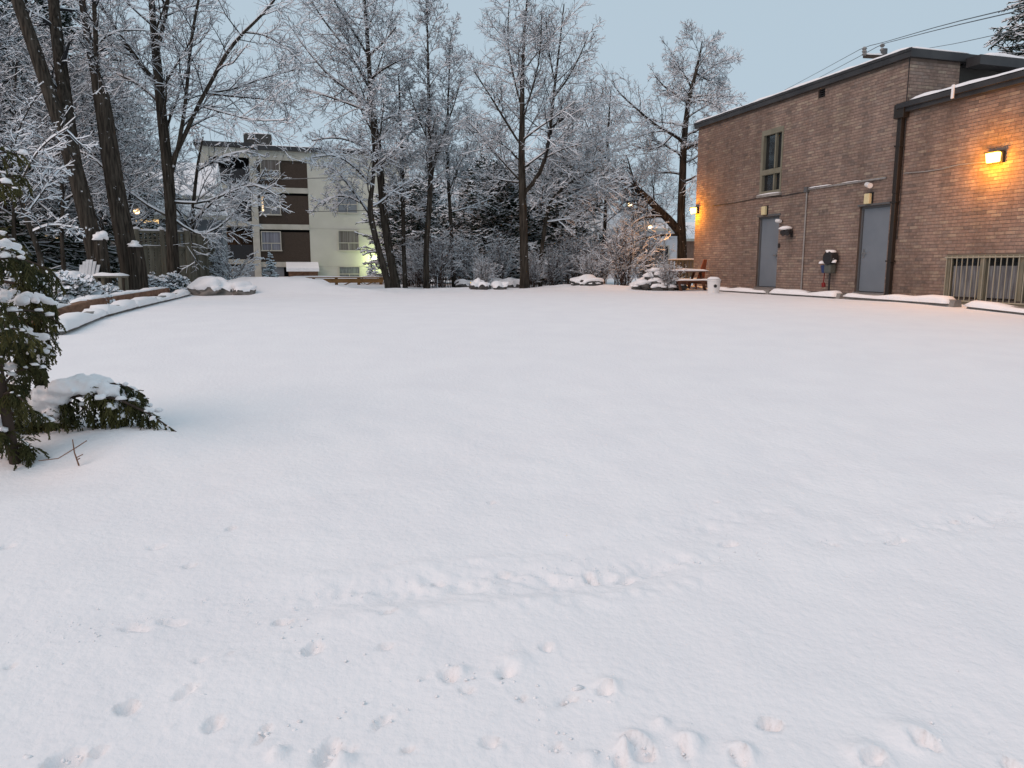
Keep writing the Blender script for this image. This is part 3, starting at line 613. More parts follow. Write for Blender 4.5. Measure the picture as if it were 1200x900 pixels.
m = MB(); m.tube([WF.w(a, .015, c - .05) for a, c in cab], .012, 6); m.build('wall_cable', 'black', label='thin black cable along the brick wall from the corner lamp', cat='cable')
cab = [WF.hit(x, y) for x, y in [(1060, 203), (1085, 201), (1105, 198), (1125, 193), (1145, 191), (1160, 190)]]
m = MB(); m.tube([WF.w(a, .015, c) for a, c in cab], .012, 6); m.build('lamp_cable', 'pipe', label='pale cable leading to the orange lamp over the barred window', cat='cable')
# snow-capped charging post / gas meter between the doors
u, z = WF.hit(978, 308); t = thing('gas_meter', WF.w(u, .2, BASE), 'dark gas meter with snow caps on a thin post beside the near grey door', 'meter')
m = MB(); m.tube([WF.w(u + .05, .16, BASE - .1), WF.w(u + .05, .16, z - .2)], .025, 8); m.build('post', 'black', t)
m = MB(); m.fbox(WF, u - .10, u + .13, .04, .24, z - .26, z - .02); m.build('meter_body', 'greenbox', t, bevel=.04)
m = MB(); m.tube([WF.w(u + .05, .06, z + .12), WF.w(u + .05, .28, z + .12)], .17, 14); m.build('regulator', 'black', t, bevel=.02)
m = MB(); m.tube([WF.w(u - .16, .16, z - .06), WF.w(u - .14, .16, z - .25)], [.10, .07], 10); m.build('hose_coil', 'bluewrap', t)
m = MB(); m.tube([WF.w(u - .17, .14, z - .25), WF.w(u - .2, .13, z - .5)], .012, 6); m.build('hose', 'redpl', t); m = MB(); m.tube([WF.w(u - .20, .13, z - .5), WF.w(u - .17, .14, z - .6)], [.05, .05], 8); m.build('nozzle', 'redpl', t)
for (du, dz, a, c) in [(.05, .27, .13, .06), (-.15, .0, .17, .08), (.2, .02, .06, .06), (.1, .1, .05, .03)]:
    v, f = blob(WF.w(u + du, .18, z + dz), a, .12, c, .2, int(du * 100 + 60), flat=-.02); np_mesh('snow_cap', v, f, 'snow', t, True)
# bricked-in pit edge: wheel stops along the wall and kerb
def stop_mesh(L):
    prof = [(-.10, 0), (.10, 0), (.075, .12), (.05, .14), (-.05, .14), (-.075, .12)]
    v = [(x, a, c) for x in (-L / 2, -L / 2 + .05, L / 2 - .05, L / 2) for a, c in prof]
    f = [(i * 6 + j, i * 6 + (j + 1) % 6, (i + 1) * 6 + (j + 1) % 6, (i + 1) * 6 + j) for i in range(3) for j in range(6)] + [tuple(range(6))[::-1], tuple(18 + j for j in range(6))]
    me = bpy.data.meshes.new('wheel_stop'); me.from_pydata(v, [], f); me.materials.append(M['concrete']); return me
stop_me = {}
def wheel_stop(p, q, label, group, h=.10, seed=0, zoff=0.0, snoww=.15, i_left=False):
    p = np.array(p[:2]); q = np.array(q[:2]); L = round(float(np.linalg.norm(q - p)), 2); d = (q - p) / np.linalg.norm(q - p); c = (p + q) / 2
    z = float(G(*c)) - .02 + zoff; slp = (float(G(*q)) - float(G(*p))) / L
    t = thing('wheel_stop', (c[0], c[1], z), label, 'wheel stop', group)
    o = bpy.data.objects.new('concrete_bar', stop_mesh(L)); o.rotation_euler = (0, -math.atan(slp), math.atan2(d[1], d[0])); col.objects.link(o); o.parent = t
    fr = Frame(c, np.array([d[0], d[1], slp]), np.array([-d[1], d[0], 0]))
    snow_strip(fr, -L / 2 - (.05 if i_left else .01), L / 2 - (.03 if i_left else .12), -snoww, snoww, z + .06, h + .07, t, seed)
ws = [((868, 349), (938, 356)), ((942, 356.5), (1027, 361)), ((1034, 361), (1170, 370)), ((1186, 371), (1290, 380))]
nm = ['farthest', 'second farthest', 'longest-looking', 'rightmost, cut by the frame,']
def on_ground(px, py): return PG(px, py)
for i, (a, c) in enumerate(ws):
    ua, _ = WF.hit(a[0], a[1]); uc, _ = WF.hit(c[0], c[1])
    lab = ['snow topped concrete wheel stop below the far grey door and conduit', 'snow topped wheel stop in front of the gas meter and near grey door', 'snow topped wheel stop with bare end below the downpipe and barred window', 'snow topped wheel stop cut off by the right edge of the photo'][i]
    wheel_stop(WF.w(ua - .25, .75, 0), WF.w(uc - .25, .75, 0), lab, 'wheel stops along the brick wall', .07, 20 + i)
KA, KZ = PG(62, 393)[:2], PG(217, 346)[:2]
for i in range(5):
    lab = ['nearest snow covered wheel stop along the left bed, beside the cedar', 'second nearest snow covered wheel stop along the left timber edge', 'third snow covered wheel stop along the left timber edge', 'fourth snow covered wheel stop along the left timber edge', 'farthest snow covered wheel stop along the left timber edge, by the boulders'][i]
    wheel_stop(KA + (KZ - KA) * (i / 5 + .004), KA + (KZ - KA) * ((i + 1) / 5 - .004), lab, 'wheel stops along the left edge', .065, 40 + i, i_left=True)

# ------------------------------------------------------------------ far apartment block
_p = P(362, 250, 55.0)
AF = Frame(_p[:2], WE, -np.array([-WE[1], WE[0], 0]))
H = AF.hit
def AU(px, py=250): return H(px, py)[0]
def AZ(py, px=330): return H(px, py)[1]
apt = thing('apartment_block', AF.w(0, -5, BASE - .4), 'four-storey apartment block with cream walls and dark brown brick bays behind the trees', 'building')
zb = BASE - .5; zt = AZ(177); zf = AZ(172)
uL, uC0, uC1, uS, uR = AU(243), AU(295), AU(303), AU(362), AU(480)
k = MB(); k.fbox(AF, uS, uR, -12, 0, zb, zt); k.build('stucco_wall', 'stucco', apt)
k = MB(); k.fbox(AF, uC0, uC1, -.3, .12, zb, zt); k.build('column', 'slab', apt)
k = MB(); k.fbox(AF, uL - .3, uL + .3, -.3, .12, zb, zt + .12); k.build('column', 'slab', apt)
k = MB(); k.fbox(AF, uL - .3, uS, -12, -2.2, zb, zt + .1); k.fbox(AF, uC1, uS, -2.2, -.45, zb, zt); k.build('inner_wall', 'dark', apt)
k = MB(); k.fbox(AF, uC1, uS - .002, -.3, .06, AZ(188), zt - .002); k.fbox(AF, uL + .3, uC0, -.3, .06, AZ(186), zt + .1); k.build('top_beam', 'slab', apt)
k = MB(); k.fbox(AF, uC1 - .2, uR + .3, -12.3, .3, zt, zf); k.fbox(AF, uL - .6, uC1 - .2, -12.3, .3, zt + .13, zf + .14); rf = k.build('roof', 'fascia', apt)
snow_strip(AF, uL - .5, uR + .2, -6, .2, zf + .005, .12, rf, 61, du=.6)
k = MB(); k.fbox(AF, AU(289), AU(322), -4, -1.5, zf + .1, AZ(154)); k.build('roof_house', 'siding', rf)
snow_strip(AF, AU(290), AU(321), -3.9, -1.5, AZ(154) + .005, .15, rf, 62, du=.6)
floors = [(224, 188), (267, 229), (311, 272)]
def apwin(fr, px0, px1, py0, py1, cm, n0=-.02, lit=False, rail=.38, warm=False):
    u0, u1 = AU(px0, (py0 + py1) / 2), AU(px1, (py0 + py1) / 2); zc = (px0 + px1) / 2; z1_, z0_ = AZ(py0, zc), AZ(py1, zc)
    o = MB(); o.fbox(fr, u0, u1, n0 - .02, n0 + .03, z0_, z1_); wo_ = o.build('window', cm, apt)
    o = MB()
    for (a, c, e, f) in [(u0 - .06, u0, z0_, z1_), (u1, u1 + .06, z0_, z1_), (u0 - .06, u1 + .06, z1_, z1_ + .06), (u0 - .1, u1 + .1, z0_ - .08, z0_)]: o.fbox(fr, a, c, n0 - .02, n0 + .09, e, f)
    o.build('frame', 'slab', wo_)
    zr = z0_ + (z1_ - z0_) * rail; um_ = (u0 + u1) / 2
    o = MB(); o.fbox(fr, u0, u1, n0 + .03, n0 + .07, zr - .03, zr + .03); o.fbox(fr, um_ - .025, um_ + .025, n0 + .032, n0 + .068, z0_, zr - .03); o.build('mullion', 'slab', wo_)
    return wo_
cms = ['apcurt', 'curtain', 'apcurt2']
for i, (pb, pt) in enumerate(floors):
    z0_, z1_ = AZ(pb), AZ(pt)
    k = MB(); k.fbox(AF, uC1, uS - .003, -.44, -.05, z0_ + .25, z1_); bp = k.build('brick_bay', 'bbrick', apt)
    k = MB(); k.fbox(AF, uC1, uS - .003, -.44, .04, z0_ - .12, z0_ + .245); k.build('slab_edge', 'slab', apt)
    k = MB(); k.fbox(AF, uL + .3, uC0, -2.2, .04, z0_ - .12 + .2, z0_ + .22 + .2); k.build('balcony_slab', 'slab', apt)
    k = MB(); k.fbox(AF, uL + .3, uC0, -.06, .0, z0_ + .42, z0_ + 1.45); k.build('balcony_front', 'black', apt)
    t0, t1 = [(186, 208), (229, 251), (272, 293)][i]
    apwin(AF, 306 + i * .6, 327 + i * .8, t0, t1, cms[i])
k = MB(); k.fbox(AF, uL + .3, uC0, -2.18, -2.15, AZ(308), AZ(270)); k.build('balcony_back_wall', 'apwarm', apt)
k = MB(); k.fbox(AF, AU(249), AU(259), -2.12, -2.08, AZ(290), AZ(271)); k.build('balcony_door', 'glass', apt)
k = MB(); k.fbox(AF, AU(248), AU(262), -2.1, -2.0, AZ(273), AZ(270)); k.build('balcony_light', 'warm', apt)
k = MB(); k.fbox(AF, AU(307.5), AU(309.5), -.0, .055, AZ(249), AZ(231)); k.build('lit_curtain_gap', 'warm', apt)
k = MB(); k.fbox(AF, uL + .3, uC0, -2.1, -.1, zb, AZ(311) - .05); k.fbox(AF, uC1, AU(333, 320), -.4, -.1, zb, AZ(311) - .13); k.build('ground_panel', 'bluepan', apt)
for px in (256, 268, 280): k = MB(); k.fbox(AF, AU(px), AU(px) + .06, -.1, -.06, zb, AZ(312)); k.build('panel_batten', 'slab', apt)
k = MB(); k.fbox(AF, AU(335), AU(369), -.4, 1.2, zb, AZ(317)); en = k.build('entry_box', 'timber', apt)
k = MB(); e0, e1 = AU(332.5), AU(370.5); k.hexa([AF.w(e0, 1.5, AZ(318)), AF.w(e1, 1.5, AZ(318)), AF.w(e1, -.02, AZ(311)), AF.w(e0, -.02, AZ(311)), AF.w(e0, 1.5, AZ(318) + .22), AF.w(e1, 1.5, AZ(318) + .22), AF.w(e1, -.02, AZ(311) + .25), AF.w(e0, -.02, AZ(311) + .25)])
k.build('snowy_canopy', 'snow', en)
apwin(AF, 396, 418, 224, 249, 'bluepan', n0=0.0); apwin(AF, 397, 420, 271, 293, 'apcurt', n0=0.0); apwin(AF, 398, 421, 313, 326, 'curtain', n0=0.0)
for pz in (268, 312): k = MB(); k.fbox(AF, uS + .02, uR, .0, .012, AZ(pz, 400) - .03, AZ(pz, 400)); k.build('joint_line', 'slab', apt)
u, z = H(438, 303)
t = thing('porch_lamp', AF.w(u, .1, z), 'greenish glowing lamp on the cream wall of the apartment block', 'lamp')
k = MB(); k.fbox(AF, u - .12, u + .12, 0, .12, z - .1, z + .2); k.build('bracket', 'black', t)
v, f = blob(AF.w(u, .26, z), .17, .15, .2, 0, 1, sub=3); np_mesh('globe', v, f, 'green', t, True)
ld = bpy.data.lights.new('porch_light', 'POINT'); ld.energy = 75; ld.color = (0.80, 1.0, 0.42); ld.shadow_soft_size = .2; lo = bpy.data.objects.new('porch_light', ld); lo.location = AF.w(u, .6, z); link(lo, t)

# ------------------------------------------------------------------ branching plants
ZV = np.array([0, 0, 1.0])
def unit(a): return a / np.maximum(np.linalg.norm(a, axis=-1, keepdims=True), 1e-9)
def grow(P0, D0, L, R0, K, wig, trop, tip=.3, r_=rng):
    N = len(P0); pts = np.zeros((N, K, 3)); pts[:, 0] = P0; d = unit(D0); st = (L / (K - 1))[:, None]
    for i in range(1, K):
        d = unit(d + wig * r_.normal(size=(N, 3)) + trop * ZV); pts[:, i] = pts[:, i - 1] + d * st
    rad = R0[:, None] * np.linspace(1, tip, K)[None, :]
    return pts, rad
def spawn(pts, rad, n, t0, t1, ang, lf, rf, K, wig, trop, rmin, tip=.35, flat=0.0, r_=rng, lenbase=None, angsd=.15, tpow=.55):
    N, Kp, _ = pts.shape
    j = np.arange(n)[None, :]; t = t0 + (t1 - t0) * (j + r_.uniform(0, 1, (N, n))) / n
    f = np.clip(t * (Kp - 1), 0, Kp - 1.001); i = f.astype(int); fr = (f - i)[..., None]; ii = np.arange(N)[:, None]
    pos = pts[ii, i] * (1 - fr) + pts[ii, i + 1] * fr; tan = unit(pts[ii, i + 1] - pts[ii, i])
    rr = rad[ii, i] * (1 - fr[..., 0]) + rad[ii, i + 1] * fr[..., 0]
    ref = np.where(np.abs(tan[..., 2:3]) < .95, ZV, np.array([1.0, 0, 0])); a = unit(np.cross(tan, ref)); b = np.cross(a, tan)
    az = (j * 2.4 + r_.uniform(0, 6.28, (N, 1)) + r_.normal(0, .5, (N, n)))[..., None]
    if flat: side = np.where((j % 2)[..., None] == 0, 1.0, -1.0); pr = unit(a * side + (1 - flat) * (np.cos(az) * a + np.sin(az) * b))
    else: pr = np.cos(az) * a + np.sin(az) * b
    an = (ang + r_.normal(0, angsd, (N, n)))[..., None]; D = tan * np.cos(an) + pr * np.sin(an)
    Lp = np.linalg.norm(np.diff(pts, axis=1), axis=2).sum(1) if lenbase is None else lenbase
    L = Lp[:, None] * lf * (1 - tpow * t) * r_.uniform(.6, 1.25, (N, n)); R0 = np.maximum(rr * rf, rmin)
    return grow(pos.reshape(-1, 3), D.reshape(-1, 3), L.ravel(), R0.ravel(), K, wig, trop, tip, r_)
def loft(pts, rad, S):
    N, K, _ = pts.shape; t = unit(np.gradient(pts, axis=1)); mt = unit(t.mean(1))
    ref = np.where(np.abs(mt[:, 2:3]) < .9, ZV, np.array([1.0, 0, 0]))[:, None, :]
    a = unit(np.cross(t, ref)); b = np.cross(a, t); th = np.arange(S) * 2 * math.pi / S + .5
    v = pts[:, :, None, :] + rad[:, :, None, None] * (np.cos(th)[:, None] * a[:, :, None, :] + np.sin(th)[:, None] * b[:, :, None, :])
    n_ = np.arange(N)[:, None, None] * (K * S); k_ = np.arange(K - 1)[None, :, None] * S; s_ = np.arange(S)[None, None, :]
    i0 = n_ + k_ + s_; i1 = n_ + k_ + (s_ + 1) % S
    return v.reshape(-1, 3), np.stack([i0, i1, i1 + S, i0 + S], -1).reshape(-1, 4)
def snowloft(pts, rad, wmul, hmin, hmul, r_=rng, gap=0.15, wmin=.007):
    """a ridge of snow lying on the upper side of every branch that is not too steep"""
    t = unit(np.gradient(pts, axis=1)); hz = np.sqrt(np.clip(1 - t[..., 2] ** 2, 0, 1)); keep = (hz.mean(1) > .45) & (r_.uniform(size=len(pts)) > gap)
    pts, rad, t, hz = pts[keep], rad[keep], t[keep], hz[keep]
    if len(pts) == 0: return np.zeros((0, 3)), np.zeros((0, 4), int)
    N, K, _ = pts.shape; a = unit(np.cross(t, ZV)); b = unit(np.cross(a, t))
    cov = np.clip((hz - .35) * 2.2, 0.15, 1) * r_.uniform(.6, 1.2, (N, K))
    wd_ = np.maximum(rad * wmul, wmin) * np.minimum(1, cov + .3); hh = (hmin + rad * hmul) * cov
    base = pts + b * (rad * .55)[..., None]
    v = np.stack([base - a * wd_[..., None], base + b * hh[..., None] + a * (wd_ * .25)[..., None], base + a * wd_[..., None]], 2)
    n_ = np.arange(N)[:, None, None] * (K * 3); k_ = np.arange(K - 1)[None, :, None] * 3; s_ = np.arange(2)[None, None, :]; i0 = n_ + k_ + s_
    return v.reshape(-1, 3), np.stack([i0, i0 + 1, i0 + 4, i0 + 3], -1).reshape(-1, 4)
def poly(pl, Y, K=None):
    """picture polyline (px,py,width px[,dY]) -> resampled points and radii"""
    p = np.array([P(q[0], q[1], Y + (q[3] if len(q) > 3 else 0)) for q in pl]); r_ = np.array([q[2] / 2 * Y / F for q in pl]); K = K or max(5, len(pl) * 2)
    s = np.concatenate([[0], np.cumsum(np.linalg.norm(np.diff(p, axis=0), axis=1))]); u = np.linspace(0, s[-1], K)
    q = np.stack([np.interp(u, s, p[:, i]) for i in range(3)], 1); rr = np.interp(u, s, r_)
    qs = q.copy(); qs[1:-1] = .25 * q[:-2] + .5 * q[1:-1] + .25 * q[2:]
    return qs[None], rr[None]
TRI = [0]
def bare_tree(name, label, Y, trunk, limbs=(), n1=14, n2=9, n3=7, n4=5, t1=.35, up=.06, spread=.9, l1=.30, l2=.72, l3=.66, l4=.75, snow=1.0, r4=.0040, group='bare snowy trees', seed=0, bark_m='bark', droop=0.0, k4=2, gap=.15, jag=0.0, stubs=()):
    r_ = np.random.default_rng(seed + 100)
    tp, tr = poly(trunk, Y, K=max(10, 3 * len(trunk))); tr = tr * .76
    g = float(G(tp[0, 0, 0], tp[0, 0, 1])); tp[0, 0, 2] = min(tp[0, 0, 2], g - .25); tr[0, 0] *= 1.3; tr[0, 1] *= 1.06
    main = [(tp, tr)]; limbsP = []
    def proj(p):
        q_ = p - np.array([0, 0, CAMZ]); dpt = q_[..., 1] * CP - q_[..., 2] * SP
        return np.stack([600 + F * q_[..., 0] / dpt, 450 - F * (q_[..., 1] * SP + q_[..., 2] * CP) / dpt], -1)
    for lb in limbs:
        allp = np.concatenate([m_[0][0] for m_ in main]); pr = proj(allp); k = np.argmin(((pr - np.array(lb[0][:2])) ** 2).sum(1)); off = allp[k, 1] - Y
        ramp = r_.uniform(-1.8, 1.8); nl = len(lb)
        lb = [(q_[0], q_[1], q_[2], off + ramp * (i / (nl - 1)) ** 1.3) for i, q_ in enumerate(lb)]; lb[0] = (*pr[k], lb[0][2], off)
        lp, lr = poly(lb, Y); lr = lr * .62
        limbsP.append((lp, lr)); main.append((lp, lr))
    root = thing(name, (tp[0, 0, 0], tp[0, 0, 1], g), label, 'tree', group)
    parts = [loft(p, q, 12 if i == 0 else 7) for i, (p, q) in enumerate(main)]
    H_ = np.linalg.norm(tp[0, -1] - tp[0, 0])
    for si, sb in enumerate(stubs):       # old cut stems beside the trunk, each with a cap of snow
        sp_, sr_ = poly(sb, Y); sp_[0, 0, 2] = g - .2; parts.append(loft(sp_, sr_, 12)); e = sp_[0, -1]
        v_, f_ = blob(e + ZV * .03, sr_[0, -1] * .92, sr_[0, -1] * .95, .12, .42, seed * 7 + si, sub=3, flat=-.06); np_mesh('snow_cap', v_, f_, 'snow', root, True)
    L1p, L1r = spawn(tp, tr, n1, t1, .99, spread, l1 * 1.12, .30, 6, .10 + jag, up, .010, lenbase=np.array([H_]), r_=r_)
    groups1 = [(L1p, L1r)] + limbsP
    s4 = []; b4 = []; sn = []
    parts += [loft(L1p, L1r, 5)]
    for (p, q) in main: sn.append(snowloft(p, q, .9, .03 * snow, .4 * snow, r_, 0))
    sn.append(snowloft(L1p, L1r, 1.1, .026 * snow, .4 * snow, r_, .05))
    for gi, (p, q) in enumerate(groups1):
        k2 = n2 if gi == 0 else int(n2 * 1.7)
        lb = None if gi == 0 else np.clip(np.linalg.norm(np.diff(p, axis=1), axis=2).sum(1) * .7, .9, 2.6)
        L2p, L2r = spawn(p, q, k2, .18, 1.0, .85, l2, .40, 5, .13 + jag, up * .7 - droop, .0065, lenbase=lb, r_=r_)
        L3p, L3r = spawn(L2p, L2r, n3, .15, 1.0, .8, l3, .55, 3, .15 + jag, up * .5 - droop, .0048, r_=r_)
        b4 += [loft(L2p, L2r, 4), loft(L3p, L3r, 3)]
        sn += [snowloft(L2p, L2r, 1.25, .020 * snow, .6 * snow, r_, gap), snowloft(L3p, L3r, 1.3, .015 * snow, .8 * snow, r_, gap, wmin=.009)]
        if n4:
            L4p, L4r = spawn(L3p, L3r, n4, .1, 1.0, .75, l4, .7, k4, .18 + jag, up * .3 - droop, r4, r_=r_, tip=.5)
            b4.append(loft(L4p, L4r, 3)); sn.append(snowloft(L4p, L4r, 1.2, .009 * snow, .6 * snow, r_, gap + .08, wmin=.0065))
    v, f = join(parts); tk = np_mesh('trunk', v, f, bark_m, root, True); TRI[0] += 2 * len(f)
    v, f = join(b4); np_mesh('branches', v, f, 'twig', root); TRI[0] += 2 * len(f)
    v, f = join([x for x in sn if len(x[0])]); np_mesh('snow_cover', v, f, 'twigsnow', root); TRI[0] += 2 * len(f)
    return root
def conifer(name, label, base, Ht, Rad, seed, nb=110, n2=12, n3=7, droop=-.05, prof=None, snow=1.0, m='conifer', t0=.08, r3=.016, group='snowy evergreens', ang=1.45, lift=0.0, trunk=True, gap=.2, cat='tree'):
    r_ = np.random.default_rng(seed); base = np.array(base, float)
    root = thing(name, base, label, cat, group)
    tp = (base + np.linspace(-.2, Ht, 12)[:, None] * ZV + np.concatenate([[[0, 0, 0]] * 3, r_.normal(0, .03, (9, 3)) * [1, 1, 0]]))[None]; tr = np.linspace(Ht * .016 + .03, .015, 12)[None]
    prof = prof or (lambda t: (1 - t) ** .85 + .04)
    t = np.sort(r_.uniform(t0, .99, nb)); f = t * 11; i = np.minimum(f.astype(int), 10); fr = (f - i)[:, None]
    pos = tp[0, i] * (1 - fr) + tp[0, i + 1] * fr; az = np.arange(nb) * 2.4 + r_.normal(0, .3, nb)
    a = ang + r_.normal(0, .15, nb) - lift * t; D = np.stack([np.cos(az) * np.sin(a), np.sin(az) * np.sin(a), np.cos(a)], 1)
    L = Rad * np.array([prof(x) for x in t]) * r_.uniform(.7, 1.15, nb)
    Bp, Br = grow(pos, D, L, np.maximum(.010, L * .012), 6, .06, droop, .3, r_)
    Sp, Sr = spawn(Bp, Br, n2, .12, 1.0, .95, .42, .6, 4, .10, droop * .8, .008, flat=.7, r_=r_, tpow=.5)
    Np, Nr = spawn(Sp, Sr, n3, .05, 1.0, .8, .45, 1.0, 2, .12, droop * .6, r3, flat=.5, r_=r_, tip=.45)
    Nr *= r_.uniform(.7, 1.5, (len(Nr), 1))
    v, f_ = join([loft(tp, tr, 8), loft(Bp, Br, 4)]); np_mesh('trunk', v, f_, 'cbark', root, True); TRI[0] += 2 * len(f_)
    v, f_ = join([loft(Sp, Sr + r3 * .5, 3), loft(Np, Nr, 3)]); np_mesh('foliage', v, f_, m, root); TRI[0] += 2 * len(f_)
    v, f_ = join([snowloft(Bp, Br, 1.6, .04 * snow, 1.0, r_, .05, wmin=.03), snowloft(Sp, Sr, 1.8, .028 * snow, 1.0, r_, gap, wmin=.028), snowloft(Np, Nr, 1.2, .018 * snow, .8, r_, gap + .15, wmin=.012)])
    np_mesh('snow_cover', v, f_, 'twigsnow', root); TRI[0] += 2 * len(f_)
    return root
def copy_tree(root, loc, rz, s, label, group=None):
    r_ = root.copy(); col.objects.link(r_); r_.location = [float(x) for x in loc]; r_.rotation_euler = (0, 0, rz); r_.scale = (s, s, s); r_['label'] = label
    if group: r_['group'] = group
    for ch in list(root.children):
        c = ch.copy(); col.objects.link(c); c.parent = r_; c.matrix_parent_inverse = ch.matrix_parent_inverse.copy()
    return r_

# --- the individually posed trees
bare_tree('maple_tree', 'thick forked trunk leaning left above the white garden chair', 18.0,
    [(120, 352, 28), (115, 312, 25), (106, 270, 25), (95, 225, 24), (85, 188, 23), (72, 150, 20), (55, 100, 19), (38, 50, 18), (20, 0, 16), (0, -60, 11), (-30, -160, 6)],
    [[(87, 195, 27), (82, 160, 26), (78, 130, 25), (72, 80, 23), (65, 30, 21), (60, -40, 16), (58, -160, 6)]], n1=5, t1=.6, n2=7, n3=6, n4=4, l1=.16, l2=.5, seed=1, stubs=[[(123, 352, 17, -.1), (122, 320, 15, -.1), (119, 296, 14, -.1), (117, 280, 13, -.1)]])
bare_tree('maple_tree', 'furrowed trunk with a broken top beside the wooden fence, leaning left', 18.8,
    [(157, 350, 29), (153, 312, 29), (145, 272, 28), (136, 225, 26), (128, 172, 25), (119, 112, 22), (110, 80, 12), (103, 45, 10), (96, 0, 9), (85, -70, 5)],
    [[(120, 110, 9), (112, 65, 8), (112, 30, 8), (108, -20, 6)], [(135, 215, 5), (118, 190, 4), (85, 172, 4), (50, 190, 2)], [(106, 68, 5), (118, 45, 4), (140, 35, 3), (170, 36, 2)]], n1=6, t1=.55, n2=7, n3=6, n4=4, l1=.18, l2=.5, seed=2, stubs=[[(164, 350, 20, -.15), (163, 322, 18, -.15), (160, 300, 17, -.15), (158, 288, 16, -.15)]])
bare_tree('maple_tree', 'tall spreading tree with snowy crown rising behind the wooden fence', 21.0,
    [(204, 328, 17), (201, 262, 16), (197, 200, 16), (189, 130, 14), (184, 72, 13), (179, 25, 9), (175, -40, 7), (170, -120, 4)],
    [[(185, 68, 8), (192, 30, 7), (200, -20, 6), (208, -100, 3)],
     [(203, 200, 9), (216, 160, 8), (231, 125, 7), (248, 95, 7), (265, 62, 6), (285, 38, 5), (308, 18, 4), (330, -10, 3), (345, -50, 2)],
     [(202, 215, 7), (214, 150, 7), (220, 95, 6), (224, 40, 5), (236, -15, 4), (250, -80, 2)],
     [(245, 118, 4), (272, 106, 3.5), (305, 92, 3), (345, 82, 2)], [(246, 120, 4), (280, 114, 3), (315, 116, 2.5), (348, 126, 1.5)], [(240, 128, 3), (275, 136, 2.5), (305, 143, 2), (340, 140, 1.5)],
     [(182, 112, 6), (172, 88, 5), (155, 62, 4), (138, 40, 4), (120, 8, 3), (95, -15, 2)], [(182, 100, 5), (165, 72, 4), (140, 58, 4), (118, 46, 3), (105, 62, 2)], [(185, 125, 5), (160, 95, 4), (130, 85, 3), (108, 66, 2)],
     [(203, 238, 6), (235, 240, 4), (268, 226, 3.5), (300, 214, 3), (325, 230, 1.5)], [(200, 250, 5), (170, 240, 4), (140, 215, 3), (110, 205, 2)], [(204, 262, 5), (235, 280, 4), (265, 262, 3), (285, 235, 2)],
     [(286, 38, 3), (310, 40, 2.5), (335, 55, 2), (355, 75, 1.5)]],
    n1=14, t1=.35, n2=8, n3=7, n4=5, l1=.28, seed=3, snow=1.1)
bare_tree('ash_tree', 'tall dark trunk with fine snowy crown in front of the cream apartment wall', 25.0,
    [(465, 338, 13), (457, 300, 12), (450, 255, 12), (446, 205, 11), (441, 165, 10), (437, 130, 9), (433, 90, 7), (431, 50, 6), (427, 0, 4), (425, -45, 3)],
    [[(436, 128, 5), (416, 110, 4.5), (388, 92, 4), (362, 62, 3), (345, 38, 2)], [(434, 102, 5), (416, 72, 4), (396, 45, 3.5), (376, 20, 3), (360, -8, 2)], [(432, 70, 4), (416, 40, 3), (398, 12, 2.5), (386, -8, 2)],
     [(434, 66, 4), (450, 50, 3), (464, 32, 2)], [(436, 90, 4), (456, 76, 3), (482, 66, 1.5)], [(439, 140, 4), (410, 122, 3.5), (382, 112, 3), (352, 104, 2)], [(440, 150, 4), (460, 135, 3), (480, 128, 2.5), (502, 128, 1.5)],
     [(445, 190, 4), (425, 170, 3), (395, 160, 2.5), (365, 165, 1.5)], [(446, 200, 4), (465, 185, 3), (482, 180, 2)], [(431, 40, 3), (440, 10, 2.5), (446, -20, 2)]],
    n1=14, t1=.35, n2=8, n3=7, n4=5, l1=.26, seed=4, spread=.8, droop=.04)
bare_tree('birch_tree', 'pale leaning trunk with a bent top, left of the tall ash', 24.0,
    [(457, 338, 11), (449, 312, 10), (441, 282, 9), (435, 258, 9), (433, 240, 8), (437, 215, 6), (439, 185, 5), (436, 150, 4), (430, 110, 2)],
    [[(434, 255, 5), (424, 238, 4), (412, 222, 3.5), (400, 205, 3), (385, 195, 2)], [(424, 238, 3), (405, 228, 3), (388, 232, 2), (372, 240, 1.5)], [(436, 220, 3), (420, 200, 3), (395, 180, 2), (365, 185, 1.5)], [(437, 205, 3), (455, 185, 2.5), (475, 175, 1.5)]],
    n1=9, t1=.4, n2=8, n3=7, n4=5, l1=.30, l2=.55, seed=5, snow=1.8, droop=.03)
bare_tree('young_tree', 'slim straight trunk just right of the ash and birch pair', 26.0,
    [(475, 338, 7), (473, 290, 6.5), (472, 230, 6), (471, 180, 5), (469, 130, 3.5), (467, 85, 2)], [], n1=16, t1=.3, n2=8, n3=6, n4=5, l1=.2, l2=.55, seed=6, spread=.75, snow=1.3)
bare_tree('young_tree', 'slender dark tree with a narrow pointed crown between ash and centre maple', 25.5,
    [(500, 338, 9), (499, 292, 8.5), (503, 245, 8), (505, 200, 7), (503, 150, 5.5), (502, 90, 4), (501, 40, 2.5), (500, 2, 1.5)],
    [[(504, 205, 4), (515, 170, 3), (530, 130, 2.5), (540, 95, 1.5)], [(503, 165, 3), (488, 135, 2.5), (478, 100, 1.5)]], n1=24, t1=.3, n2=8, n3=6, n4=5, l1=.17, l2=.6, seed=7, spread=.65, up=.12)
bare_tree('young_tree', 'thin bent sapling trunk standing clear left of the round evergreens', 27.0,
    [(532, 334, 6), (531, 310, 6), (529, 270, 5.5), (526, 225, 5), (524, 175, 4), (525, 120, 3), (527, 70, 2), (528, 45, 1)],
    [[(530, 255, 3), (545, 245, 2.5), (568, 236, 1.5)], [(527, 222, 3), (538, 195, 2), (548, 170, 1.5)]], n1=22, t1=.35, n2=8, n3=6, n4=4, l1=.18, l2=.55, seed=8, spread=.6, up=.1)
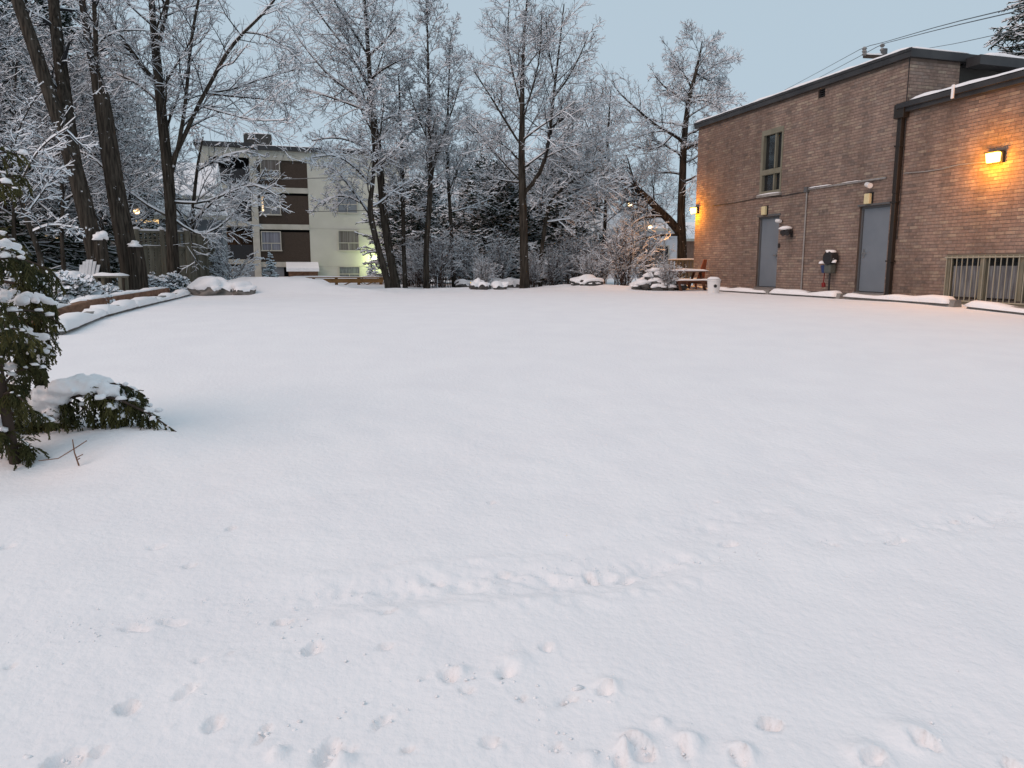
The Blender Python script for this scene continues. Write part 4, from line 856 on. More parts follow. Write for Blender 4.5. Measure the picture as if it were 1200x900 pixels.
bare_tree('maple_tree', 'tall broad bare tree standing alone at the middle of the far edge', 25.0,
    [(615, 338, 14), (614, 292, 12.5), (613, 245, 12), (611, 185, 10), (612, 140, 8), (612, 95, 6), (614, 45, 4), (618, -5, 2.5), (620, -35, 1.5)],
    [[(616, 235, 8), (629, 212, 7.5), (640, 186, 7), (645, 150, 6), (649, 110, 5), (655, 60, 3.5), (661, 5, 2)], [(608, 212, 5), (590, 190, 4.5), (572, 170, 4), (556, 148, 2.5), (545, 140, 1.5)], [(645, 148, 5), (662, 136, 4), (685, 126, 3), (705, 112, 1.5)],
     [(611, 175, 4), (596, 148, 4), (578, 118, 3), (556, 84, 2)], [(612, 132, 4), (602, 92, 3), (594, 50, 2.5), (597, 0, 1.5)], [(649, 118, 4), (664, 95, 3), (680, 65, 2), (690, 40, 1)], [(612, 150, 3), (622, 110, 3), (632, 75, 2.5), (635, 20, 1.5)],
     [(641, 182, 3), (665, 172, 2.5), (690, 168, 1.5)], [(650, 95, 3), (642, 60, 2.5), (640, 20, 1.5)], [(613, 215, 4), (590, 212, 3), (565, 205, 1.5)]],
    n1=16, t1=.35, n2=8, n3=7, n4=5, l1=.24, seed=9, spread=.8, up=.08)
bare_tree('hazel_tree', 'crooked small tree with low spreading limbs right of the centre maple', 26.0,
    [(633, 336, 6), (634, 300, 6), (638, 268, 6), (642, 244, 5), (650, 228, 4), (672, 212, 3), (700, 198, 2)],
    [[(643, 243, 4), (634, 225, 3), (640, 200, 2.5), (655, 180, 1.5)], [(640, 262, 3), (665, 258, 3), (690, 245, 1.5)], [(652, 226, 3), (680, 190, 2), (712, 188, 1.5)]], n1=10, t1=.4, n2=9, n3=7, n4=5, l1=.5, seed=10, snow=1.6)
bare_tree('young_tree', 'thin upright tree between the centre maple and the arching limb', 29.0,
    [(707, 336, 6), (707, 300, 6), (709, 260, 5.5), (711, 210, 5), (712, 165, 4), (714, 130, 2.5), (716, 105, 1.5)], [[(711, 185, 3), (695, 165, 2), (685, 140, 1.5)]], n1=14, t1=.25, n2=7, n3=6, n4=5, l1=.24, seed=11, snow=1.3)
bare_tree('oak_tree', 'old crooked tree with a long arching limb beside the brick building', 28.5,
    [(800, 336, 16), (800, 312, 14), (799, 280, 14), (798, 250, 12), (800, 205, 11), (801, 172, 10), (804, 140, 8), (808, 112, 7), (813, 95, 5.5), (819, 70, 3.5), (823, 48, 1.5)],
    [[(797, 275, 16), (786, 259, 15), (771, 245, 14), (755, 228, 12), (741, 218, 11), (725, 207, 9), (706, 210, 6), (690, 218, 3)], [(741, 218, 5), (733, 206, 4), (718, 200, 3), (694, 200, 2)], [(797, 278, 5), (771, 275, 4.5), (747, 281, 3.5), (722, 292, 2)],
     [(778, 252, 5), (760, 253, 4), (746, 258, 3), (734, 270, 1.5)], [(801, 168, 6), (790, 158, 5), (774, 151, 4.5), (758, 138, 4), (742, 124, 3), (726, 110, 2), (718, 98, 1)], [(806, 120, 4), (791, 110, 3.5), (779, 103, 3), (767, 88, 1.5)],
     [(812, 99, 4), (826, 84, 3), (842, 74, 2.5), (860, 66, 1.2)], [(802, 178, 5), (812, 170, 4), (822, 166, 3)], [(788, 157, 4), (776, 172, 3), (760, 176, 2.5), (740, 170, 1.5)], [(809, 105, 4), (804, 90, 3), (790, 72, 2), (785, 58, 1)],
     [(807, 118, 3.5), (822, 116, 3), (838, 122, 2), (848, 132, 1)], [(815, 90, 3), (830, 95, 2), (848, 100, 1)]],
    n1=16, t1=.4, n2=9, n3=7, n4=5, l1=.24, seed=12, jag=.14, snow=1.1, spread=1.1)
bare_tree('snowy_sapling', 'small tree bowed with snow in front of the apartment balconies', 24.0,
    [(226, 334, 7), (224, 300, 7), (225, 262, 6), (228, 225, 5), (232, 190, 4), (238, 160, 2)],
    [[(225, 260, 4), (250, 235, 3), (285, 212, 2.5), (318, 222, 1.5)], [(226, 245, 4), (255, 250, 3), (290, 238, 2), (310, 200, 1.5)], [(225, 275, 3), (205, 240, 3), (185, 225, 2)], [(230, 200, 3), (258, 185, 2.5), (290, 176, 2), (312, 185, 1.2)]],
    n1=8, t1=.25, n2=6, n3=5, n4=4, l1=.30, l2=.40, seed=13, snow=1.8, r4=.006)
bare_tree('snowy_sapling', 'dark slanting sapling trunk beyond the cedar, left edge', 14.0,
    [(50, 312, 8), (44, 290, 7.5), (33, 262, 7), (22, 225, 6), (8, 190, 5), (-10, 150, 4), (-20, 110, 2)],
    [[(30, 255, 4), (45, 232, 3), (60, 210, 2), (75, 195, 1.5)], [(20, 222, 3), (35, 190, 3), (55, 165, 2), (80, 150, 1.5)], [(36, 268, 3), (60, 262, 2.5), (92, 268, 1.5)], [(12, 200, 3), (20, 150, 2.5), (45, 110, 1.5)]],
    n1=7, t1=.3, n2=6, n3=6, n4=4, l1=.35, l2=.5, seed=14, snow=1.2, gap=.2)
proto = bare_tree('snowy_sapling', 'snow laden understory tree behind the white garden chair', 21.0,
    [(75, 318, 6), (72, 280, 5.5), (74, 230, 5), (70, 180, 4), (74, 120, 3), (76, 80, 1.5)],
    [[(72, 270, 3), (50, 240, 3), (25, 225, 2)], [(73, 240, 3), (100, 220, 2.5), (130, 215, 1.5)]], n1=18, t1=.2, n2=9, n3=7, n4=4, l1=.42, seed=15, snow=1.0, r4=.006, gap=.3)
for (px, Y, rz, s, lab) in [(20, 22, 1.0, 1.15, 'snow laden understory tree at the left edge behind the cedar'), (125, 24, 2.2, 1.0, 'snow laden understory tree between the two thick left trunks'), (165, 27, 3.4, 1.1, 'snow laden understory tree just behind the left end of the fence'),
                            (40, 27, 4.4, 1.4, 'taller snow laden tree far behind the white chair'), (555, 42, .5, 1.3, 'distant snowy tree behind the left round evergreen'), (770, 50, 2.8, 1.2, 'distant snowy tree seen between oak limb and trunk'),
                            (675, 48, 5.0, 1.6, 'distant snowy tree behind the right round evergreen'), (515, 46, 3.0, 1.3, 'distant snowy tree seen between the slender dark trees')]:
    p = P(px, 320, Y); copy_tree(proto, (p[0], p[1], float(G(p[0], p[1]))), rz, s, lab)
def at(px, Y): p = P(px, 320, Y); return np.array([p[0], p[1], float(G(p[0], p[1]))])
def hgt(px, py, Y): return P(px, py, Y)[2] - BASE
# --- evergreens
fir = conifer('fir_tree', 'tall dark snowy fir behind the two thick left trunks', at(95, 31), 13.5, 4.2, 21, nb=150, n2=13, n3=7, droop=-.06, snow=.6, gap=.5, r3=.02)
copy_tree(fir, at(20, 29), 1.2, 1.15, 'tall dark snowy fir at the far left edge'); copy_tree(fir, at(150, 36), 2.9, .82, 'shorter snowy fir left of the spreading tree behind the fence'); copy_tree(fir, at(-45, 24), 4.0, 1.1, 'snowy fir cut by the left edge of the photo')
copy_tree(fir, at(60, 40), 5.0, 1.25, 'snowy fir farthest back between the left trunks')
conifer('spruce_tree', 'snowy evergreen crown showing above the brick building roof at upper right', at(1200, 36), hgt(1200, -160, 36), 6.2, 22, nb=190, snow=1.3, r3=.024)
rnd = lambda t: (max(0.0, 1 - (2 * t - .75) ** 2 * .62)) ** .5 * .95 + .05
yew = conifer('yew_tree', 'round dark snowy evergreen left of the centre maple trunk', at(577, 31), hgt(577, 205, 31), 2.3, 23, nb=190, n2=11, n3=7, prof=rnd, droop=-.02, lift=.7, t0=.05, snow=1.1, r3=.02)
copy_tree(yew, at(655, 32), 1.4, 1.05, 'round dark snowy evergreen right of the centre maple trunk'); copy_tree(yew, at(484, 33), 2.6, .92, 'dark snowy evergreen behind the slim trunks near the apartment wall')
copy_tree(yew, at(612, 38), 4.2, 1.15, 'dark snowy evergreen directly behind the centre maple trunk'); copy_tree(yew, at(548, 33), 5.3, .72, 'low dark snowy evergreen beside the thin bent sapling')

print('tris so far', TRI[0])
# ------------------------------------------------------------------ shrubs and brush
def brush(name, label, base, nst, Ht, spread, seed, m='redtwig', snow=1.0, n2=6, n3=4, group='bare snowy shrubs', cat='shrub', up=.05):
    r_ = np.random.default_rng(seed); base = np.array(base, float); root = thing(name, base, label, cat, group)
    az = r_.uniform(0, 6.28, nst); a = np.abs(r_.normal(0, spread, nst)); D = np.stack([np.cos(az) * np.sin(a), np.sin(az) * np.sin(a), np.cos(a)], 1)
    p0 = base + np.stack([r_.normal(0, .15, nst), r_.normal(0, .15, nst), np.full(nst, -.08)], 1)
    Sp, Sr = grow(p0, D, Ht * r_.uniform(.55, 1.1, nst), np.full(nst, .012), 6, .09, up, .4, r_)
    Bp, Br = spawn(Sp, Sr, n2, .25, 1, .6, .4, .7, 4, .12, .02, .006, r_=r_); Tp, Tr = spawn(Bp, Br, n3, .1, 1, .7, .5, .8, 2, .15, 0, .004, r_=r_)
    v, f = join([loft(Sp, Sr, 4)]); np_mesh('stems', v, f, m, root); v2, f2_ = join([loft(Bp, Br, 3), loft(Tp, Tr, 3)]); np_mesh('twigs', v2, f2_, m, root)
    v3, f3 = join([snowloft(Sp, Sr, 1.3, .014 * snow, .8, r_, .1), snowloft(Bp, Br, 1.4, .014 * snow, .8, r_, .1), snowloft(Tp, Tr, 1.4, .012 * snow, .8, r_, .15)]); np_mesh('snow_cover', v3, f3, 'twigsnow', root)
    TRI[0] += 2 * (len(f) + len(f2_) + len(f3)); return root
br = brush('bare_shrub', 'upright bare shrub with fanned reddish stems left of the picnic table', at(730, 25.5), 46, 2.1, .42, 31, n2=8, n3=5)
for (px, Y, rz, s, lab) in [(702, 26.5, 1, .85, 'bare shrub left of the fan-stemmed shrub near the arching limb'), (672, 27, 2, .9, 'bare snowy shrub between centre maple and the white snow heap'), (585, 28, 3, .9, 'bare shrub just left of the centre maple trunk'), (648, 26.5, 2.5, .7, 'low bare shrub at the foot of the crooked small tree'),
                            (515, 26.5, 4, .95, 'bare shrub at the foot of the slender dark trees'), (492, 27, 5, .8, 'low bare shrub between the slim trunks by the apartment wall'), (545, 27.5, .5, .9, 'bare shrub behind the dark snowy rocks'), (757, 29, 1.5, .9, 'bare shrub beneath the arching oak limb'), (480, 28, 3.6, .7, 'low bare shrub right beside the leaning ash trunk'), (567, 24.8, 2.2, .5, 'low bare twigs in front of the snow covered rock pile'), (690, 24.8, 4.1, .5, 'low bare twigs in front of the white snow heap'), (625, 25.6, 1.2, .55, 'low bare twigs at the right foot of the centre maple')]:
    copy_tree(br, at(px, Y), rz, s, lab)
brush('snowy_shrub', 'snow laden bush spreading beside the wooden fence end, before the balconies', at(262, 24), 14, 1.7, .75, 32, snow=2.2, n2=9, n3=5)
def mound_shrub(name, label, base, rad, ht, seed, group='snowy evergreen mounds', m='shrub', snow=1.6, nb=70):
    return conifer(name, label, base, ht, rad, seed, nb=nb, n2=9, n3=6, prof=lambda t: (1 - t * .75), droop=-.06, ang=1.2, lift=.5, t0=.02, r3=.010, snow=snow, m=m, group=group, cat='shrub', gap=.1)
q = lambda px, py: PG(px, py)
sh = mound_shrub('juniper_shrub', 'snow covered low juniper below the white garden chair', q(86, 358), .8, .36, 41)
for (px, py, rz, s, lab) in [(62, 352, 1, 1.0, 'snow covered juniper left of the white chair, behind the cedar top'), (128, 351, 2, .55, 'small snow covered juniper at the foot of the forked trunk'), (176, 342, 3, .85, 'snow covered juniper in front of the fence beside the furrowed trunk'), (205, 339, 4, .8, 'snow covered juniper in front of the fence below the tall spreading tree'), (40, 350, 5, 1.2, 'snow covered juniper at the left behind the cedar'), (105, 353, 5.5, .6, 'snow covered juniper in front of the garden bench')]:
    copy_tree(sh, q(px, py), rz, s, lab)
p = at(318, 45); conifer('dwarf_spruce', 'small snowy dwarf spruce before the apartment ground floor', p, 1.7, .55, 43, nb=60, n2=8, n3=5, snow=1.5)
p = at(436, 45); conifer('dwarf_spruce', 'small snowy dwarf spruce below the greenish porch lamp', p, 1.4, .5, 44, nb=50, n2=8, n3=5, snow=1.5)

# ------------------------------------------------------------------ foreground cedar
def cedar():
    r_ = np.random.default_rng(51); Y = 5.0
    base = PG(18, 532); base[2] -= .05
    root = thing('cedar_tree', base, 'green cedar loaded with snow at the left edge, one bough bent to the ground', 'tree')
    tp = np.array([[base + np.array([-.02 * i, .0, .0]) + ZV * h for i, h in enumerate(np.linspace(-.1, 2.1, 9))]])[0][None]; tr = np.linspace(.035, .015, 9)[None]
    nb = 34; t = np.sort(r_.uniform(.03, .99, nb)); f = t * 8; i = np.minimum(f.astype(int), 7); fr = (f - i)[:, None]
    pos = tp[0, i] * (1 - fr) + tp[0, i + 1] * fr; az = np.arange(nb) * 2.4; a = .95 + r_.normal(0, .15, nb) - .45 * t
    D = np.stack([np.cos(az) * np.sin(a), np.sin(az) * np.sin(a), np.cos(a)], 1); L = (.62 * (1 - t) ** .6 + .10) * np.clip(.05 + 1.7 * t, .15, 1) * r_.uniform(.75, 1.1, nb)
    Bp, Br = grow(pos, D, L * 1.1, np.full(nb, .010), 7, .05, -.26, .3, r_)
    # the bough bent over by snow, and its side shoots
    Lb = []
    for pl in [[(30, 520, 6), (40, 488, 6), (62, 466, 5), (95, 454, 4.5), (125, 456, 4), (155, 464, 3), (190, 480, 2), (226, 503, 1)],
               [(36, 515, 4), (50, 480, 4), (72, 464, 3), (105, 470, 3), (125, 490, 2), (132, 510, 1)],
               [(34, 510, 4), (45, 484, 4), (70, 475, 3), (84, 490, 2), (90, 525, 1)],
               [(95, 455, 3), (135, 448, 3), (160, 455, 2), (172, 466, 1)], [(60, 468, 3), (40, 488, 2), (32, 515, 1)], [(110, 455, 3), (140, 470, 2), (150, 488, 1)], [(50, 475, 3), (55, 500, 2), (48, 530, 1)], [(125, 457, 2), (165, 468, 2), (192, 486, 1)]]:
        p, q_ = poly(pl, Y, K=7); dy = r_.uniform(-.22, .22); p = p + np.array([0, 1, 0]) * (np.linspace(0, 1, 7) ** 1.2 * dy)[None, :, None]; Lb.append((p, np.minimum(q_, .016)))
    # long hanging boughs on the lot side
    for pl in [[(2, 300, 4), (20, 302, 3), (38, 320, 3), (50, 352, 2), (56, 380, 1)], [(4, 330, 4), (28, 330, 3), (48, 352, 3), (60, 385, 2), (64, 415, 1)], [(6, 372, 4), (30, 366, 3), (45, 390, 3), (54, 420, 2), (60, 455, 1)], [(0, 285, 4), (10, 272, 4), (22, 285, 3), (30, 310, 1)],
               [(6, 400, 4), (25, 395, 3), (40, 420, 3), (46, 450, 1)], [(8, 440, 4), (22, 440, 3), (32, 465, 2), (36, 500, 1)], [(0, 320, 4), (-20, 330, 4), (-30, 380, 2)], [(4, 460, 4), (14, 470, 3), (20, 510, 1)], [(2, 350, 4), (16, 372, 3), (24, 420, 2), (26, 460, 1)]]:
        p, q_ = poly(pl, Y, K=7); dy = r_.uniform(-.2, .2); p = p + np.array([0, 1, 0]) * (np.linspace(0, 1, 7) * dy)[None, :, None]; Lb.append((p, np.minimum(q_, .012)))
    Bp = np.concatenate([Bp] + [x[0] for x in Lb]); Br = np.concatenate([Br] + [x[1] for x in Lb])
    Sa = spawn(Bp[:nb], Br[:nb], 15, .05, 1.0, .9, .40, .5, 5, .09, -.55, .003, r_=r_, lenbase=np.clip(np.linalg.norm(np.diff(Bp[:nb], axis=1), axis=2).sum(1), .4, .8), tpow=.35)
    Sb = spawn(Bp[nb:], Br[nb:], 34, .08, 1.0, 1.1, .50, .5, 5, .08, -.75, .003, r_=r_, lenbase=np.full(len(Bp) - nb, .60), tpow=.78)
    gz = G(Sb[0][..., 0], Sb[0][..., 1]) + .02; Sb[0][..., 2] = np.maximum(Sb[0][..., 2], gz)
    Sp = np.concatenate([Sa[0], Sb[0]]); Sr = np.concatenate([Sa[1], Sb[1]])
    Tp, Tr = spawn(Sp, Sr, 9, .05, 1.0, .6, .42, .8, 3, .10, -.22, .0042, flat=.6, r_=r_, tip=.6)
    Up, Ur = spawn(Tp, Tr, 4, .05, 1.0, .6, .5, 1.0, 2, .12, -.10, .0042, flat=.7, r_=r_, tip=.5)
    v, f = join([loft(tp, tr, 8), loft(Bp, Br, 5)]); np_mesh('trunk', v, f, 'cbark', root, True)
    v, f = join([loft(Sp, Sr, 3), loft(Tp, Tr * 1.1, 3), loft(Up, Ur, 3)]); np_mesh('foliage', v, f, 'cedar', root); TRI[0] += 2 * len(f)
    lumps = []
    # heavy snow draped over the bent bough: overlapping lumps along its arch
    def drape(pl, n, s0, s1_, seed):
        rr = np.random.default_rng(seed); p, _ = poly(pl, Y - (.0 if seed < 5 else .16), K=40)
        for k in range(n):
            q_ = p[0, int(rr.uniform(0, 39.9))] + np.array([rr.normal(0, .02), rr.normal(-.02, .07), rr.uniform(-.01, .03)]); s_ = rr.uniform(s0, s1_)
            lumps.append(blob(q_, s_ * 1.5, s_ * 1.2, s_ * .85, .22, seed * 50 + k, sub=2))
    drape([(30, 492, 1), (48, 472, 1), (66, 461, 1), (95, 453, 1), (122, 455, 1), (140, 460, 1)], 60, .035, .065, 1)
    drape([(140, 460, 1), (160, 470, 1), (178, 482, 1)], 14, .018, .035, 2)
    drape([(66, 468, 1), (68, 480, 1), (72, 496, 1)], 12, .03, .045, 3)
    drape([(128, 462, 1), (140, 472, 1), (150, 486, 1)], 12, .02, .04, 4)
    drape([(6, 392, 1), (20, 384, 1), (34, 388, 1), (44, 400, 1)], 22, .016, .034, 5)
    drape([(30, 352, 1), (44, 352, 1), (52, 362, 1)], 14, .014, .03, 6)
    drape([(0, 276, 1), (8, 290, 1), (14, 305, 1)], 18, .018, .034, 7)
    drape([(0, 430, 1), (8, 436, 1)], 6, .02, .04, 8); drape([(0, 485, 1), (6, 500, 1)], 8, .025, .04, 9); drape([(4, 345, 1), (16, 350, 1)], 6, .02, .03, 10); drape([(44, 404, 1), (52, 425, 1)], 8, .012, .028, 11)
    v, f = join(lumps); o = np_mesh('snow_clumps', v, f, 'snow', root, True); lumps = []
    md = o.modifiers.new('remesh', 'REMESH'); md.mode = 'VOXEL'; md.voxel_size = .011; md.use_smooth_shade = True; md = o.modifiers.new('smooth', 'SMOOTH'); md.iterations = 3
    tx = bpy.data.textures.new('snow_lumps', 'CLOUDS'); tx.noise_scale = .06; md = o.modifiers.new('displace', 'DISPLACE'); md.texture = tx; md.strength = .03; md.texture_coords = 'LOCAL'
    pts = np.concatenate([Bp[r_.integers(0, len(Bp), 220), r_.integers(1, 7, 220)], Sp[r_.integers(0, len(Sp), 380), r_.integers(0, 4, 380)]])
    for k, p in enumerate(pts):
        s = r_.uniform(.006, .024) * (1 if k < 220 else .6); lumps.append(blob(p + ZV * s * .6, s * 1.4, s * 1.2, s * .8, .3, 400 + k, sub=1, flat=-.5 * s))
    v, f = join(lumps); np_mesh('snow_clumps', v, f, 'snow', root, True); TRI[0] += len(f)
    # dead twig poking from the snow
    g = PG(92, 540); m = MB(); m.tube([g + [0, 0, -.03], g + [-.02, 0, .05], g + [-.03, .01, .13]], [.005, .004, .003], 5); m.tube([g + [-.01, 0, .02], g + [.03, 0, .04]], .003, 5); m.tube([g + [0, 0, .01], g + [.02, -.02, .02]], .004, 5)
    m.tube([g + [-.24, 0, .0], g + [-.12, 0, .015], g + [-.01, .0, .08], g + [.05, .02, .12]], .003, 5)
    m.build('dead_twig', 'timber', label='bare brown twig poking out of the snow under the bent cedar bough', cat='twig')
cedar()

# ------------------------------------------------------------------ left bed: timbers, chair, bench, fence
for i in range(3):
    lab = ['nearest brown edging timber of the left planting bed', 'middle edging timber below the forked and furrowed trunks', 'farthest edging timber in front of the wooden fence'][i]
    e_ = (KZ - KA) / np.linalg.norm(KZ - KA); off = np.array([-e_[1], e_[0]]) * .36; p2 = KA + (KZ - KA) * (i / 3 - .03 + .003) + off; q2 = KA + (KZ - KA) * ((i + 1) / 3 - .03) + off
    zp, zq = float(G(p2[0] + .3, p2[1])) - .07, float(G(q2[0] + .3, q2[1])) - .07
    t = thing('edging_timber', ((p2[0] + q2[0]) / 2, (p2[1] + q2[1]) / 2, zp), lab, 'timber', 'edging timbers of the planting bed')
    for k in range(2):
        m = MB(); sh_ = .02 * k; m.bar([p2[0] - sh_, p2[1] - sh_, zp + .07 + .142 * k], [q2[0] - sh_, q2[1], zq + .07 + .142 * k], .15, .14); m.build('timber', 'timber', t, bevel=.012)
    d = q2 - p2; L = np.linalg.norm(d); d /= L; fr = Frame((p2 + q2) / 2 + np.array([-d[1], d[0]]) * .02, np.array([d[0], d[1], 0]), np.array([-d[1], d[0], 0]))
    snow_strip(fr, -L / 2, L / 2, -.03, .22, min(zp, zq) + .27, .07 + abs(zp - zq), t, 70 + i)
# white slatted garden chair
def garden_chair(px, py, Yc, rz, label):
    b = P(px, py, Yc); t = thing('garden_chair', b, label, 'chair')
    c, s = math.cos(rz), math.sin(rz); fr = Frame(b[:2], np.array([c, s, 0]) * .72, np.array([s, -c, 0]) * .85); z0 = b[2] - .22
    for k in range(6):
        u = -.30 + k * .12; top = 1.12 - .010 * (k - 2.5) ** 2 * 2
        m = MB(); m.hexa([fr.w(u * .8 - .045, -.20, z0 + .36), fr.w(u * .8 + .045, -.20, z0 + .36), fr.w(u * .8 + .045, -.225, z0 + .36), fr.w(u * .8 - .045, -.225, z0 + .36), fr.w(u - .052, -.48, z0 + top), fr.w(u + .052, -.48, z0 + top), fr.w(u + .052, -.505, z0 + top), fr.w(u - .052, -.505, z0 + top)]); m.build('back_slat', 'chairwhite', t)
    for k in range(4):
        m = MB(); m.fbox(fr, -.29, .29, -.16 + k * .13, -.05 + k * .13, z0 + .36 + .012 * k, z0 + .385 + .012 * k); m.build('seat_slat', 'chairwhite', t)
    for sg in (-1, 1):
        m = MB(); m.fbox(fr, sg * .37 - .07, sg * .37 + .07, -.35, .38, z0 + .56, z0 + .585); m.build('armrest', 'chairwhite', t)
        m = MB(); m.fbox(fr, sg * .34 - .02, sg * .34 + .02, .24, .34, z0 - .02, z0 + .558); m.build('leg', 'chairwhite', t)
        m = MB(); m.hexa([fr.w(sg * .32 - .015, -.55, z0 - .02), fr.w(sg * .32 + .015, -.55, z0 - .02), fr.w(sg * .32 + .015, -.45, z0 - .02), fr.w(sg * .32 - .015, -.45, z0 - .02), fr.w(sg * .32 - .015, .1, z0 + .30), fr.w(sg * .32 + .015, .1, z0 + .30), fr.w(sg * .32 + .015, .3, z0 + .36), fr.w(sg * .32 - .015, .3, z0 + .36)]); m.build('leg', 'chairwhite', t)
        snow_strip(fr, sg * .37 - .075, sg * .37 + .075, -.35, .38, z0 + .586, .07, t, 80 + sg, du=.05)
    snow_strip(fr, -.29, .29, -.2, .36, z0 + .40, .10, t, 83)
garden_chair(95, 350, 17.3, -.10, 'white slatted garden chair with snow on its arms, left of the forked trunk')
def low_table(px, py, label, seed):
    b = PG(px, py); t = thing('garden_table', b, label, 'table', 'low garden tables'); fr = Frame(b[:2], np.array([1.0, .1, 0]), np.array([.1, -1.0, 0])); z0 = b[2]
    m = MB(); m.fbox(fr, -.30, .30, -.22, .22, z0 + .42, z0 + .46); m.build('top', 'oldwood', t)
    for a in (-.26, .26):
        for c in (-.18, .18): m = MB(); m.fbox(fr, a - .03, a + .03, c - .03, c + .03, z0 - .02, z0 + .42); m.build('leg', 'oldwood', t)
    snow_strip(fr, -.31, .31, -.23, .23, z0 + .461, .12, t, seed)
low_table(80, 349, 'low wooden garden table capped with snow beside the white chair', 91)
low_table(132, 347, 'small wooden table capped with snow between the two thick trunks', 92)
# wooden fence: long run then the corner turning away
def fence(pa, pb, label, seed, lat=True, h=1.75):
    a = at(*pa); b = at(*pb); d = (b - a); d[2] = 0; L = np.linalg.norm(d); d /= L; fr = Frame(a[:2], d, np.array([d[1], -d[0], 0])); z0 = min(a[2], b[2]) - .05
    t = thing('wooden_fence', (a + b) / 2, label, 'fence', 'weathered fence runs')
    n = int(L / 1.15) + 1; r_ = np.random.default_rng(seed)
    for k in range(n + 1):
        u = L * k / n; m = MB(); m.fbox(fr, u - .055, u + .055, -.055, .09, z0 - .1, z0 + h + .06); po = m.build('post', 'oldwood', t, bevel=.008); v, f = blob(fr.w(u, .02, z0 + h + .075), .10, .10, .07, .15, seed + k, flat=-.02); np_mesh('snow_cap', v, f, 'snow', po, True)
    nb = int(L / .145); bw_ = L / nb
    for k in range(nb):
        u = k * bw_; j = r_.normal(0, .005); m = MB(); m.fbox(fr, u + .004, u + bw_ - .004, -.03 + j, -.008 + j, z0, z0 + h - .45); m.build('board', 'oldwood', t)
    for z in (h - .45, h - .04, .25):
        m = MB(); m.fbox(fr, .0, L, -.032 if z < .3 else -.045, .035, z0 + z, z0 + z + .06); m.build('rail', 'oldwood', t)
        if z > .3: snow_strip(fr, .06, L - .06, -.05, .05, z0 + z + .062, .05 if z > 1.5 else .03, t, seed + int(z * 10))
    ns = int(L / .11)
    for k in range(ns):
        u = (k + .5) * L / ns; m = MB(); m.fbox(fr, u - .03, u + .03, -.02, .0, z0 + h - .388, z0 + h - .042); m.build('lattice_slat', 'oldwood', t)
    for k in range(3): m = MB(); z = z0 + h - .34 + k * .10; m.fbox(fr, .0, L, .002, .014, z, z + .03); m.build('lattice_bar', 'oldwood', t)
fence((163, 21.0), (221, 21.8), 'weathered wooden fence with lattice top and snow, behind the trunks', 101)
fence((222, 21.9), (250, 24.6), 'short receding run of weathered wooden fence at its right end', 121)

# ------------------------------------------------------------------ back edge: boulders, rail, rocks, picnic corner
def boulder(px, py, rx, ry, rz, label, seed, group='snow capped boulders', m='rock', cap=.85):
    b = PG(px, py); t = thing('boulder', b, label, 'boulder', group)
    v, f = blob(b + ZV * rz * .05, rx, ry, rz, .26, seed, sub=4); np_mesh('stone', v, f, m, t, True)
    c = b + ZV * rz * .05; n_ = unit((v - c) / np.array([rx, ry, rz]) ** 2); nz = n_[:, 2] + .30 * np.sin(v[:, 0] * 9 + seed) * np.sin(v[:, 1] * 7 + 1) + .15 * np.sin(v[:, 0] * 23)
    up_ = np.clip((nz + .05) * 2, 0, 1); vv = v + n_ * (-.01 + .045 * up_)[:, None] + ZV * (.035 * up_)[:, None]
    ff = f[(nz[f] > (.22 if m == 'rock' else .16)).all(1)]; lab_ = np.arange(len(vv))
    for _ in range(60):                   # keep the one connected cap, drop stray flecks
        mn = lab_[ff].min(1)
        for c_ in range(3): np.minimum.at(lab_, ff[:, c_], mn)
    big = np.bincount(lab_[ff[:, 0]]).argmax(); np_mesh('snow_cap', vv, ff[lab_[ff[:, 0]] == big], 'snow', t, True)
boulder(252, 345, .66, .45, .36, 'larger grey boulder capped with snow at the back left corner', 131)
boulder(284, 344.5, .36, .30, .22, 'smaller grey boulder capped with snow, right of the larger one', 132)
for (px, py, rx, rz, lab, sd_) in [(545, 337, .35, .18, 'dark rock with snow left of the rock pile under the evergreens', 133), (574, 336, .8, .34, 'largest snow covered rock in the pile left of the centre maple', 134), (560, 338, .3, .2, 'small dark rock in front of the snow covered rock pile', 135), (597, 337, .38, .26, 'snow covered rock right against the centre maple trunk', 136),
                                   (683, 335, .5, .22, 'white snow heaped rock right of the centre maple', 137), (588, 338.5, .25, .16, 'low dark rock at the front right of the snow covered rock pile', 138)]:
    boulder(px, py, rx, rx * .8, rz, lab, sd_, 'snowy rocks along the far edge', 'darkrock')
# wood rail fence before the apartment block
a, b_ = at(340, 30), at(446, 31); d = b_ - a; L = np.linalg.norm(d[:2]); d = d / L; d[2] = 0; fr = Frame(a[:2], d, np.array([d[1], -d[0], 0])); z0 = BASE
t = thing('rail_barrier', (a + b_) / 2, 'low orange brown wooden rail barrier in front of the apartment block', 'barrier')
for k in range(5): m = MB(); u = L * k / 4; m.fbox(fr, u - .06, u + .06, -.06, .06, z0 - .2, z0 + .27); m.build('post', 'railwood', t)
m = MB(); m.fbox(fr, -.1, L + .1, .062, .11, z0 + .08, z0 + .25); m.build('rail', 'railwood', t); m = MB(); m.fbox(fr, -.1, L + .1, -.1, .14, z0 + .272, z0 + .31); m.build('top_board', 'railwood', t); snow_strip(fr, -.1, L + .1, -.1, .14, z0 + .311, .05, t, 141, du=.3)
for k in range(4): m = MB(); m.bar(fr.w(L * k / 4 + .1, .02, z0 - .1), fr.w(L * (k + 1) / 4 - .1, .02, z0 + .2), .04, .09, fr.n); m.build('brace', 'railwood', t)
